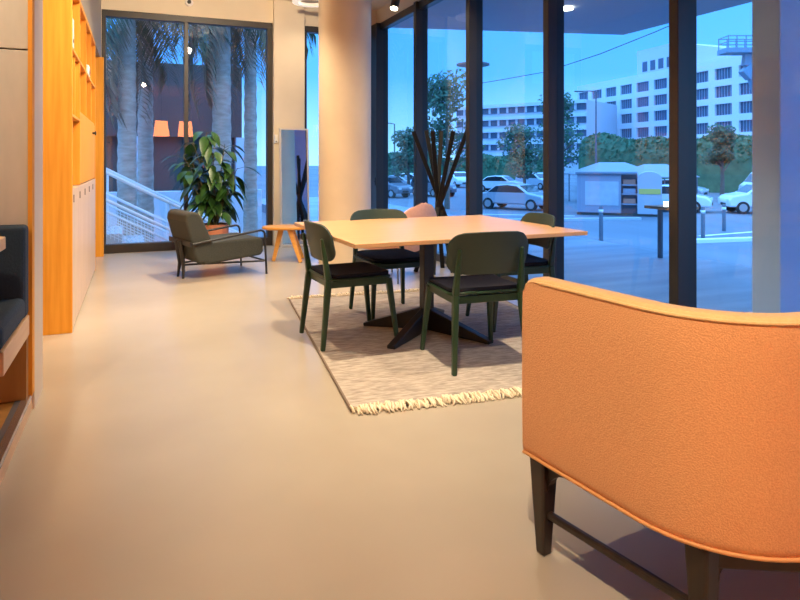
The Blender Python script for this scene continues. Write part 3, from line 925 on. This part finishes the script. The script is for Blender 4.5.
palm((-.16, 12.6), 5.6, .15, 'thick palm behind the stair railing, next to the honey wood end panel', 21)
palm((.17, 14.1), 6.4, .14, 'slim palm just behind the first trunk outside the back window', 22)
palm((1.53, 12.75), 5.9, .17, 'thick palm rising above the potted plant outside the back window', 23)
palm((2.35, 14.4), 6.5, .13, 'slender pale palm beside the frame of the pier outside the back window', 24)

struct(MB().box(-9, 3.0, 16.6, 16.85, ZS, .45).build('garden_wall', M_BWHITE))
# neighbouring block behind the palms
nb = thing('neighbouring_building', 'low dark building behind the palm trunks', 'building', (0, 24, ZS))
MB().box(-14, 3.6, 0, 6, 3.6, 6.2).build('wall', M_BDARK, nb)
MB().box(-14, 3.6, .4, 6, 0, 3.6).build('glazed_front', M_BDARK, nb)
for i in range(6):
    MB().box(-13.6 + i * 3.4, -13.3 + i * 3.4, 0, .4, 0, 3.6).build('pier', M_BGREY, nb)

# ---- foliage helpers
def leaf_cloud(m, c, rad, n, size, rg):
    for _ in range(n):
        while True:
            p = Vector((rg.uniform(-1, 1), rg.uniform(-1, 1), rg.uniform(-1, 1)))
            if .25 < p.length < 1: break
        p = Vector((p.x * rad[0], p.y * rad[1], p.z * rad[2])) + Vector(c)
        a = Vector((rg.uniform(-1, 1), rg.uniform(-1, 1), rg.uniform(-1, 1))).normalized()
        b_ = a.orthogonal().normalized()
        s = size * rg.uniform(.6, 1.3)
        m.quad(p + a * s, p + b_ * s * .6, p - a * s, p - b_ * s * .6)
def tree(loc, hgt, rad, label, seed, trunk_h=None):
    rg = random.Random(seed)
    t = thing('tree', label, 'tree', (loc[0], loc[1], ZS), 0, 'trees across the street')
    th = trunk_h or hgt * .45
    m = MB()
    m.tube([(0, 0, 0), (.05, 0, th * .6), (0, .05, hgt * .8)], [.17, .13, .04], 10)
    for k in range(6):
        a = k * 1.05; m.tube([(0, 0, th * .75 + k * .2), (math.cos(a) * rad * .6, math.sin(a) * rad * .6, th + .3 + k * .25)], [.07, .02], 6)
    m.build('trunk', M_BARK, t, smooth=True)
    m = MB()
    for k in range(16):
        a = rg.uniform(0, 2 * PI); rr = rad * rg.uniform(.0, .7); z = th + (hgt - th) * rg.uniform(.05, .92)
        f = 1 - .45 * (z - th) / (hgt - th)
        leaf_cloud(m, (math.cos(a) * rr * f, math.sin(a) * rr * f, z), (rad * .45, rad * .45, (hgt - th) * .16), 190, .14, rg)
    m.build('foliage', M_TREE, t, recalc=False)
tree(at(447, 36), 7.6, 2.3, 'dark round tree behind the coat stand, out by the parked cars', 31, 2.6)
tree(at(557, 44), 8.3, 2.4, 'tall tree hidden partly by the mullion beside the white office building', 32, 2.6)
tree(at(408, 50), 5.4, 2.2, 'low leafy tree at the parking rows seen next to the corner post', 33, 1.6)
tree(at(524, 52), 6.0, 2.6, 'bushy tree behind the silver sedan in front of the long grey building', 34, 1.6)
tree(at(722, 46), 5.2, 1.5, 'small bare-looking tree in front of the hedge above the white hatchback', 35, 2.4)

# ---- hedge bank
def hedge(u0, Z0, u1, Z1, h, depth, label, seed):
    rg = random.Random(seed)
    a, b_ = at(u0, Z0), at(u1, Z1)
    t = tag(bpy.data.objects.new('hedge', None), label, 'hedge'); COL.objects.link(t)
    t.location = (a.x, a.y, ZS)
    d = b_ - a; Ln = d.length; t.rotation_euler = (0, 0, math.atan2(d.y, d.x))
    m = MB()
    def fn(u, v):
        x = u * Ln; q = v * PI
        return (x, -depth / 2 * math.cos(q) , (h - .3 + .5 * math.sin(x * .9) * math.sin(x * .37 + 1)) * math.sin(q) ** .35 - .1)
    m.grid(fn, 60, 14)
    for i in range(int(Ln * 160)):
        u, v = rg.random(), rg.uniform(.05, .95)
        p = Vector(fn(u, v)) + Vector((0, 0, .1))
        a_ = Vector((rg.uniform(-1, 1), rg.uniform(-1, 1), rg.uniform(-1, 1))).normalized(); b2 = a_.orthogonal().normalized(); s = rg.uniform(.12, .3)
        m.quad(p + a_ * s, p + b2 * s * .6, p - a_ * s, p - b2 * s * .6)
    o = m.build('foliage', M_HEDGE, t, recalc=False)
    return t
hedge(585, 62, 860, 51, 5.1, 5, 'long tall green hedge below the white office building', 41)
hedge(380, 76, 560, 75, 3.4, 4, 'dark green hedge below the long grey building', 42)

# ---- white office building
A_, B_ = at(577, 162), at(790, 104)
ob = thing('office_building', 'white multi-storey office building with rows of square windows', 'building', (A_.x, A_.y, ZS - .5))
d = (B_ - A_); Lf = d.length; ob.rotation_euler = (0, 0, math.atan2(d.y, d.x))
HB = 21.6
MB().box(0, Lf, .6, 26, 0, HB).build('facade', M_BWHITE, ob)
fs = MB()
NW = int(Lf / 5.1); sp_ = Lf / NW
rows_z = [9.3 + 3.30 * k for k in range(4)]
# facade grid standing proud so that windows sit in recesses
for z0, z1 in [(0, rows_z[0] - 1.05)] + [(rows_z[k] + 1.05, rows_z[k + 1] - 1.05) for k in range(3)] + [(rows_z[3] + 1.05, HB + .4)]:
    fs.box(0, Lf, 0, .6, z0, z1)
for i in range(NW + 1):
    x = i * sp_
    for k in range(4):
        fs.box(max(0, x - .8), min(Lf, x + .8), 0, .6, rows_z[k] - 1.05, rows_z[k] + 1.05)
fs.build('facade_grid', M_BWHITE, ob)
w0 = MB().box(-sp_ / 2 + .8, sp_ / 2 - .8, .45, .6, -1.05, 1.05).build('window', M_BGLASS, ob)
gb = MB()
for q in range(1, 6):
    x = -sp_ / 2 + .8 + (sp_ - 1.6) * q / 6
    gb.box(x - .05, x + .05, .36, .45, -1.05, 1.05)
g0 = gb.build('glazing_bar', mat('glazing_bar_blue', (.3, .38, .5), .5), w0)
first = True
for i in range(NW):
    for k in range(4):
        if first:
            w0.location = (sp_ / 2, 0, rows_z[0]); first = False; continue
        c = w0.copy(); COL.objects.link(c); c.parent = ob; c.location = (i * sp_ + sp_ / 2, 0, rows_z[k])
        e = g0.copy(); COL.objects.link(e); e.parent = c
ph = MB().prism([(18, 0), (44, 0), (44, 3.0), (30, 6.6), (18, 6.6)], 4, 14, 'y', Matrix.Translation((0, 0, HB))).build('penthouse', M_BGREY, ob)
for i in range(4):
    MB().box(20 + i * 2.6, 21.5 + i * 2.6, 3.9, 4.05, HB + 1.6, HB + 3.8).build('penthouse_window', M_BGLASS, ob)

# ---- long grey building
A_, B_ = at(455, 150), at(585, 130)
lb = thing('grey_building', 'long low grey office building with white horizontal bands behind the trees', 'building', (A_.x, A_.y, ZS))
d = (B_ - A_); Lg = d.length; lb.rotation_euler = (0, 0, math.atan2(d.y, d.x))
MB().box(0, Lg, .8, 18, 0, 15.2).build('wall', M_BGREY, lb)
for k in range(5):
    z = 2.2 + k * 2.75
    MB().box(0, Lg, 0, .8, z + 1.3, z + 2.0).build('band', M_BWHITE, lb)
    wn = MB().box(0, Lg, .6, .8, z, z + 1.3).build('window_strip', M_BGLASS, lb)
    mm = MB()
    for q in range(1, 14):
        mm.box(q * Lg / 14 - .25, q * Lg / 14 + .25, .45, .6, z, z + 1.3)
    mm.build('window_post', M_BGREY, wn)

# ---- cars
def make_car(paint, label, kind='sedan', lit=False):
    t = thing('car', label, 'car', (0, 0, ZS), 0, 'parked cars')
    if kind == 'sedan':
        prof = [(-2.15, .32), (-2.2, .62), (-2.12, .88), (-1.45, .95), (-.85, 1.36), (-.1, 1.44), (.55, 1.38), (1.15, .98), (1.95, .84), (2.17, .62), (2.15, .32)]
        cab = [(-1.36, .95), (-.82, 1.31), (-.1, 1.385), (.5, 1.33), (1.03, .97)]
    elif kind == 'van':
        prof = [(-2.3, .34), (-2.36, .8), (-2.3, 1.85), (-2.1, 2.0), (1.1, 2.0), (1.5, 1.85), (2.05, 1.15), (2.35, .95), (2.38, .34)]
        cab = [(.3, 1.15), (.3, 1.78), (1.1, 1.84), (1.45, 1.7), (1.85, 1.17)]
    else:
        prof = [(-1.95, .34), (-2.0, .75), (-1.92, 1.05), (-1.72, 1.46), (-1.4, 1.55), (.15, 1.58), (.55, 1.50), (1.15, 1.05), (1.85, .92), (2.02, .70), (2.0, .34)]
        cab = [(-1.62, 1.03), (-1.52, 1.42), (-1.3, 1.48), (.1, 1.51), (.5, 1.43), (1.02, 1.05)]
    MB().prism(prof, -.86, .86, 'y').build('body', paint, t, bevel=.09, segs=3, smooth=True)
    MB().prism(cab, -.868, .868, 'y').build('side_window', M_CARG, t, bevel=.03)
    # windscreen and rear window lie on the sloping ends of the cabin
    def screen(p, q):
        p, q = Vector((p[0], 0, p[1])), Vector((q[0], 0, q[1]))
        d_ = (q - p); n_ = Vector((d_.z, 0, -d_.x)).normalized()
        if n_.z < 0: n_ = -n_
        a = p + d_ * .08 + n_ * .012; b_ = p + d_ * .92 + n_ * .012
        m = MB().prism([(a.x, a.z), (b_.x, b_.z), (b_.x - n_.x * .03, b_.z - n_.z * .03), (a.x - n_.x * .03, a.z - n_.z * .03)], -.72, .72, 'y')
        return m.build('windscreen', M_CARG, t)
    if kind == 'sedan': screen((1.15, .98), (.55, 1.38)); screen((-1.45, .95), (-.85, 1.36))
    elif kind == 'van': screen((2.05, 1.15), (1.5, 1.85))
    else: screen((1.15, 1.05), (.55, 1.5)); screen((-1.92, 1.05), (-1.72, 1.46))
    xl = prof[-1][0]
    for sx in (-1.32, 1.34):
        for sy in (-1, 1):
            wv_ = MB(); wv_.tube([(sx, sy * .68, .32), (sx, sy * .88, .32)], .32, 24, ref=Vector((1, 0, 0)))
            wh = wv_.build('wheel', M_TYRE, t, smooth=True)
            MB().tube([(sx, sy * .87, .32), (sx, sy * .892, .32)], .20, 18, ref=Vector((1, 0, 0))).build('rim', M_RIM, wh, smooth=True)
    for sy in (-1, 1):
        MB().box(xl - .10, xl + .025, sy * .62 - .16, sy * .62 + .16, .60, .76).build('headlamp', M_HEADON if lit else M_HEADOFF, t, bevel=.03)
        MB().box(prof[0][0] - .06, prof[0][0] + .1, sy * .64 - .13, sy * .64 + .13, .66, .84).build('tail_lamp', M_TAIL, t, bevel=.03)
    MB().box(xl - .05, xl + .035, -.35, .35, .40, .54).build('grille', M_TYRE, t, bevel=.02)
    return t
def put(car, u, v, deg):
    Z = (CAMZ - ZS) * F_PX / (v - HOR)
    p = at(u, Z, ZS); car.location = p
    car.rotation_euler = (0, 0, -YAW + math.radians(deg))     # 0 = facing the photo's right
    return car
c_h = put(make_car(M_CARW, 'white hatchback in side view beside the outside pillar', 'hatch'), 764, 213, 172)
c_s = put(make_car(M_CARS, 'silver sedan nearest the glass in the bay behind the right-hand dining chair', 'sedan'), 516, 209, -38)
c_w = put(make_car(M_CARW, 'white sedan between the broad mullion and the white hatchback', 'sedan'), 668, 211, -28)
c_l = put(make_car(M_CARS, 'pale car with lit headlamps behind the silver sedan', 'hatch', True), 536, 189, -55)
c_d = put(make_car(M_CARD, 'slate coloured car parked behind the coat stand', 'hatch'), 433, 196, -60)
def dcar(src, u, v, deg, label):
    c = dup(src, (0, 0, 0), 0, label); put(c, u, v, deg); return c
dcar(c_w, 500, 192, -30, 'white saloon in the row behind the silver sedan')
dcar(c_s, 398, 191, -25, 'silver car just beside the corner post of the glass wall')
dcar(c_w, 409, 187, -20, 'white car far back beyond the corner bay')
dcar(c_h, 457, 187, -70, 'white hatchback seen through the sticks of the coat stand')
dcar(c_d, 385, 197, -40, 'slate coloured car behind the corner post')
dcar(c_s, 673, 199, -40, 'silver car half hidden by the broad mullion beside the kiosk')
vn = put(make_car(M_CARW, 'white van behind the white hatchback, by the hedge', 'van'), 778, 199, 178)

# ---- kiosk
Zk = (CAMZ - ZS) * F_PX / (216 - HOR)
k0 = at(577, Zk + .8, ZS); k1 = at(662, Zk - .6, ZS)
kd = k1 - k0; KL = kd.length
ks = thing('kiosk', 'white panelled street kiosk with an open shelf bay and yellow strip', 'kiosk', k0, math.atan2(kd.y, kd.x))
MB().box(0, KL * .53, 0, 2.0, .12, 2.05).build('wall_panel', M_KIOSK, ks, bevel=.03)
MB().box(KL * .53, KL * .72, .45, 2.0, .12, 2.05).build('shelf_back', M_KROOF, ks)
for z, mm in ((.55, M_RED), (1.05, M_KIOSK), (1.5, M_RED)):
    s_ = MB().box(KL * .53, KL * .72, .05, .45, z, z + .06).build('shelf', M_KIOSK, ks)
    MB().box(KL * .55, KL * .70, .12, .40, z + .06, z + .30).build('goods', mm, s_, bevel=.02)
arch = [(KL * .72, .12), (KL, .12), (KL, 1.85)] + [(KL * .86 + KL * .14 * math.cos(a * PI / 8), 1.85 + .35 * math.sin(a * PI / 8)) for a in range(1, 8)] + [(KL * .72, 1.85)]
MB().prism(arch, 0, 2.0, 'y').build('arched_panel', mat('kiosk_panel_pale', (.5, .5, .56), .6), ks)
MB().box(KL * .735, KL * .985, -.03, .02, 1.10, 1.36).build('strip', M_YEL, ks)
MB().box(-.08, KL * .72, -.12, 2.1, 2.05, 2.17).build('roof', M_KROOF, ks, bevel=.02)
MB().box(KL * .1, KL * .5, -.02, .0, .5, 1.7).build('door_panel', M_STEP, ks)
MB().box(0, KL, .05, 1.95, 0, .12).build('plinth', M_BDARK, ks)

# ---- market canopies behind the kiosk
def canopy(u, Z, label, w=3.6, h=2.9):
    t = thing('market_canopy', label, 'canopy', at(u, Z, ZS), -YAW + .3, 'canopies behind the kiosk')
    m = MB()
    V = [m.bm.verts.new(p) for p in ((-w / 2, -1.5, h - .75), (w / 2, -1.5, h - .75), (w / 2, 1.5, h - .75), (-w / 2, 1.5, h - .75), (-w * .2, 0, h), (w * .2, 0, h))]
    for f in ((0, 1, 5, 4), (1, 2, 5), (2, 3, 4, 5), (3, 0, 4)): m.bm.faces.new([V[i] for i in f])
    m.build('canvas', M_CANVAS, t, solid=.04)
    for sx in (-1, 1):
        for sy in (-1, 1):
            MB().tube([(sx * w * .47, sy * 1.4, 0), (sx * w * .47, sy * 1.4, h - .76)], .04, 8).build('post', M_BOLL, t)
    return t
canopy(612, 42, 'grey hipped canopy rising over the roof of the kiosk', 5.0, 2.6)
canopy(655, 39, 'grey canopy between the kiosk and the broad mullion', 4.0, 2.5)

# ---- bollards
def bollard(u, v, hgt, label):
    Z = (CAMZ - ZS) * F_PX / (v - HOR)
    t = thing('bollard', label, 'bollard', at(u, Z, ZS), 0, 'street bollards')
    MB().lathe([(0, 0), (.07, 0), (.07, hgt - .05), (.05, hgt), (0, hgt)], n=16).build('post', M_BOLL, t, smooth=True)
    MB().lathe([(.074, hgt - .22), (.074, hgt - .12)], n=16).build('band', M_LINE, t, smooth=True, solid=.006)
    return t
bollard(703, 240, 1.15, 'dark street bollard next to the broad mullion, in front of the white sedan')
bollard(724, 231, 1.05, 'dark street bollard in front of the white hatchback')
bollard(601, 241, 1.2, 'dark street bollard in front of the kiosk wall')
# ---- road markings and kerb
def strip_between(name, u0, v0, u1, v1, wdt, hgt, m):
    a = at(u0, (CAMZ - ZS) * F_PX / (v0 - HOR), ZS); b_ = at(u1, (CAMZ - ZS) * F_PX / (v1 - HOR), ZS)
    return struct(MB().bar(a + Vector((0, 0, hgt / 2)), b_ + Vector((0, 0, hgt / 2)), wdt, hgt, ref=(0, 0, 1)).build(name, m))
strip_between('kerb', 690, 243, 830, 238, .3, .12, M_LINE)
strip_between('kerb_far', 470, 222, 640, 220, .3, .12, M_STEP)
strip_between('road_marking', 700, 236, 830, 226, .18, .006, M_LINE)
strip_between('road_marking_far', 470, 214, 575, 216, .18, .006, M_LINE)

# ---- street lamps
def lamp_post(u, Z, hgt, label, style):
    t = thing('street_lamp', label, 'street lamp', at(u, Z, ZS), -YAW, 'street lamps')
    MB().tube([(0, 0, 0), (0, 0, hgt)], [.09, .05], 10).build('pole', M_BOLL, t, smooth=True)
    if style == 'disc':
        MB().lathe([(0, hgt + .06), (.25, hgt + .05), (.62, hgt), (.62, hgt - .05), (0, hgt - .05)], n=32).build('lamp_head', M_BOLL, t, smooth=True)
    else:
        MB().tube([(0, 0, hgt), (-.5, 0, hgt + .08), (-1.1, 0, hgt + .06)], .04, 8).build('arm', M_BOLL, t, smooth=True)
        MB().box(-1.7, -1.0, -.13, .13, hgt, hgt + .09).build('lamp_head', M_BOLL, t, bevel=.03)
    return t
Zl = 24.
lamp_post(473, Zl, 1.22 + 96 / F_PX * Zl - ZS, 'street lamp with flat disc head behind the mullion by the coat stand', 'disc')
lamp_post(596, 50, 1.22 + 68 / F_PX * 50 - ZS, 'tall street lamp in front of the white office building', 'arm')
lamp_post(394.5, 55, 1.22 + 36 / F_PX * 55 - ZS, 'distant street lamp beside the corner post', 'arm')
# ---- overhead cable
cb = MB()
pts = []
for (u, v, Z) in ((470, 85, 40), (500, 80, 37), (545, 72, 34), (600, 54, 31), (655, 32, 28), (720, 4, 25), (790, -30, 22)):
    pts.append(at(u, Z, CAMZ + (HOR - v) / F_PX * Z))
cb.tube(pts, .018, 6)
tag(cb.build('overhead_cable', M_CABLE), 'thin overhead cable rising across the sky past the office building', 'cable')

# ---- boom lift
Zb = 38.5
bl = thing('boom_lift', 'blue boom lift platform raised beside the office building, over the white hatchback', 'lift', at(788, Zb, ZS), -YAW)
zc = lambda v: CAMZ + (HOR - v) / F_PX * Zb - ZS
ux = lambda u: (u - 788) / F_PX * Zb
pf = MB().box(ux(722), ux(760), -.6, .6, zc(54), zc(49)).build('platform', M_LIFT, bl, bevel=.02)
gr = MB()
for u in (723.5, 732, 741, 750, 759):
    for y in (-.58, .58):
        gr.tube([(ux(u), y, zc(49)), (ux(u), y, zc(37))], .035, 6)
for v in (37.5, 43):
    gr.tube([(ux(723.5), -.58, zc(v)), (ux(759), -.58, zc(v)), (ux(759), .58, zc(v)), (ux(723.5), .58, zc(v))], .035, 6, closed=True)
gr.build('guard_rail', M_LIFT, pf)
MB().bar((ux(748), 0, zc(54)), (ux(747), 0, zc(66)), .5, .4).build('jib', M_LIFT, bl)
MB().bar((ux(744), 0, zc(76)), (ux(757), 0, zc(64)), .7, .6).build('knuckle', M_LIFT, bl, bevel=.05)
MB().bar((ux(750), 0, zc(72)), (.2, 0, 1.3), .4, .4, .6, .6).build('boom', M_LIFT, bl)
MB().box(-1.3, 1.5, -.95, .95, .5, 1.5).build('chassis', M_LIFT, bl, bevel=.1)
for sx in (-.95, 1.1):
    for sy in (-1, 1):
        MB().tube([(sx, sy * .75, .42), (sx, sy * 1.05, .42)], .42, 20, ref=Vector((1, 0, 0))).build('wheel', M_TYRE, bl, smooth=True)

# ---- outdoor table with candle on the terrace
op = at(671, 8.6, -.10)
ot = thing('terrace_table', 'small wooden terrace table on a dark post beside the broad mullion', 'table', op)
MB().box(-.24, .24, -.24, .24, .66, .70).build('table_top', mat('terrace_table_wood', (.40, .20, .10), .5), ot, bevel=.005)
MB().tube([(-.14, .05, 0), (-.14, .05, .66)], .035, 12).build('leg', M_BOLL, ot, smooth=True)
MB().tube([(.14, -.05, 0), (.14, -.05, .66)], .035, 12).build('leg', M_BOLL, ot, smooth=True)
cd = thing('candle_lamp', 'small lit candle lamp on the terrace table', 'lamp', op + Vector((-.09, 0, .70)))
MB().lathe([(0, 0), (.028, 0), (.028, .06), (0, .06)], n=14).build('wax', M_LAMPON, cd, smooth=True)
MB().lathe([(.036, 0), (.04, .09)], n=16).build('glass_cup', G_CLEAR, cd, smooth=True, solid=.003)

# ================================================================== light
W = bpy.data.worlds.new('dusk'); S.world = W; W.use_nodes = True
nt = W.node_tree; nt.nodes.clear()
out = nt.nodes.new('ShaderNodeOutputWorld'); bg = nt.nodes.new('ShaderNodeBackground')
tc = nt.nodes.new('ShaderNodeTexCoord'); sx_ = nt.nodes.new('ShaderNodeSeparateXYZ'); rp = nt.nodes.new('ShaderNodeValToRGB')
nt.links.new(tc.outputs['Generated'], sx_.inputs[0]); nt.links.new(sx_.outputs['Z'], rp.inputs['Fac'])
cr_ = rp.color_ramp
cr_.elements[0].position = 0.0; cr_.elements[0].color = (.20, .42, .66, 1)
cr_.elements[1].position = 1.0; cr_.elements[1].color = (.30, .78, 1.65, 1)
for p_, c_ in ((.05, (.14, .34, .64, 1)), (.13, (.052, .235, .62, 1)), (.27, (.038, .215, .60, 1)), (.50, (.24, .66, 1.45, 1))):
    e = cr_.elements.new(p_); e.color = c_
nt.links.new(rp.outputs['Color'], bg.inputs['Color']); nt.links.new(bg.outputs[0], out.inputs['Surface'])
bg.inputs['Strength'].default_value = 2.6

WARM = (1.0, .82, .57)
def spot(name, loc, tgt, watts, size=110, blend=.8, rad=.06, col=WARM):
    l = bpy.data.lights.new(name, 'SPOT'); l.energy = watts; l.color = col; l.spot_size = math.radians(size); l.spot_blend = blend; l.shadow_soft_size = rad
    o = bpy.data.objects.new(name, l); COL.objects.link(o); o.location = loc
    o.rotation_euler = (Vector(tgt) - Vector(loc)).to_track_quat('-Z', 'Y').to_euler()
    return o
def area(name, loc, size, watts, col=WARM, rot=(0, 0, 0)):
    l = bpy.data.lights.new(name, 'AREA'); l.energy = watts; l.color = col; l.shape = 'RECTANGLE'; l.size, l.size_y = size
    o = bpy.data.objects.new(name, l); COL.objects.link(o); o.location = loc; o.rotation_euler = rot
    return o
for nm, loc, tgt, wt, sz in (  # no fittings; settee, entry, shelf, wall and niche spots are added fill
    ('table', (1.45, 2.75, 3.35), (1.9, 4.0, 0), 430, 95),
    ('settee', (0.0, 0.3, 3.3), (1.25, 1.2, .4), 360, 72),
    ('entry', (0.2, -1.6, 3.4), (0.6, 0.3, .4), 25, 130),
    ('aisle', (0.55, 4.3, 3.4), (.4, 5.4, 0), 190, 120),
    ('shelf', (1.3, 3.6, 3.3), (-.5, 5.9, 1.3), 420, 75),
    ('locker', (1.2, 7.2, 3.3), (-.42, 6.6, .9), 150, 90),
    ('armchair', (1.15, 7.0, 3.4), (.9, 7.2, 0), 230, 120),
    ('lounge', (2.7, 5.4, 3.4), (2.5, 5.8, 0), 150, 120),
    ('wall', (0.9, 5.6, 3.3), (0.9, 9.1, 2.9), 330, 80),
    ('pier', (2.0, 8.3, 3.4), (1.9, 8.9, 1.2), 50, 120),
    ('niche', (-1.05, 2.3, 2.7), (-1.0, 3.5, 1.6), 85, 110)):
    spot('unseen_spot_' + nm, loc, tgt, wt, sz)

# ------------------------------------------------------------------ camera and view
cam = bpy.data.cameras.new('camera'); co = bpy.data.objects.new('camera', cam); COL.objects.link(co)
co.location = (0, 0, CAMZ); co.rotation_euler = (PI / 2, 0, -YAW)
cam.sensor_width = 36.0; cam.sensor_fit = 'HORIZONTAL'; cam.lens = F_PX / 800 * 36.0
cam.shift_y = -(300 - HOR) / 800.0
cam.clip_start = .05; cam.clip_end = 800
S.camera = co
S.view_settings.view_transform = 'Standard'; S.view_settings.look = 'None'
S.view_settings.exposure = 0.25; S.view_settings.gamma = 1.0; S.view_settings.use_curve_mapping = False
S.cycles.transparent_max_bounces = 24
S.cycles.max_bounces = 10
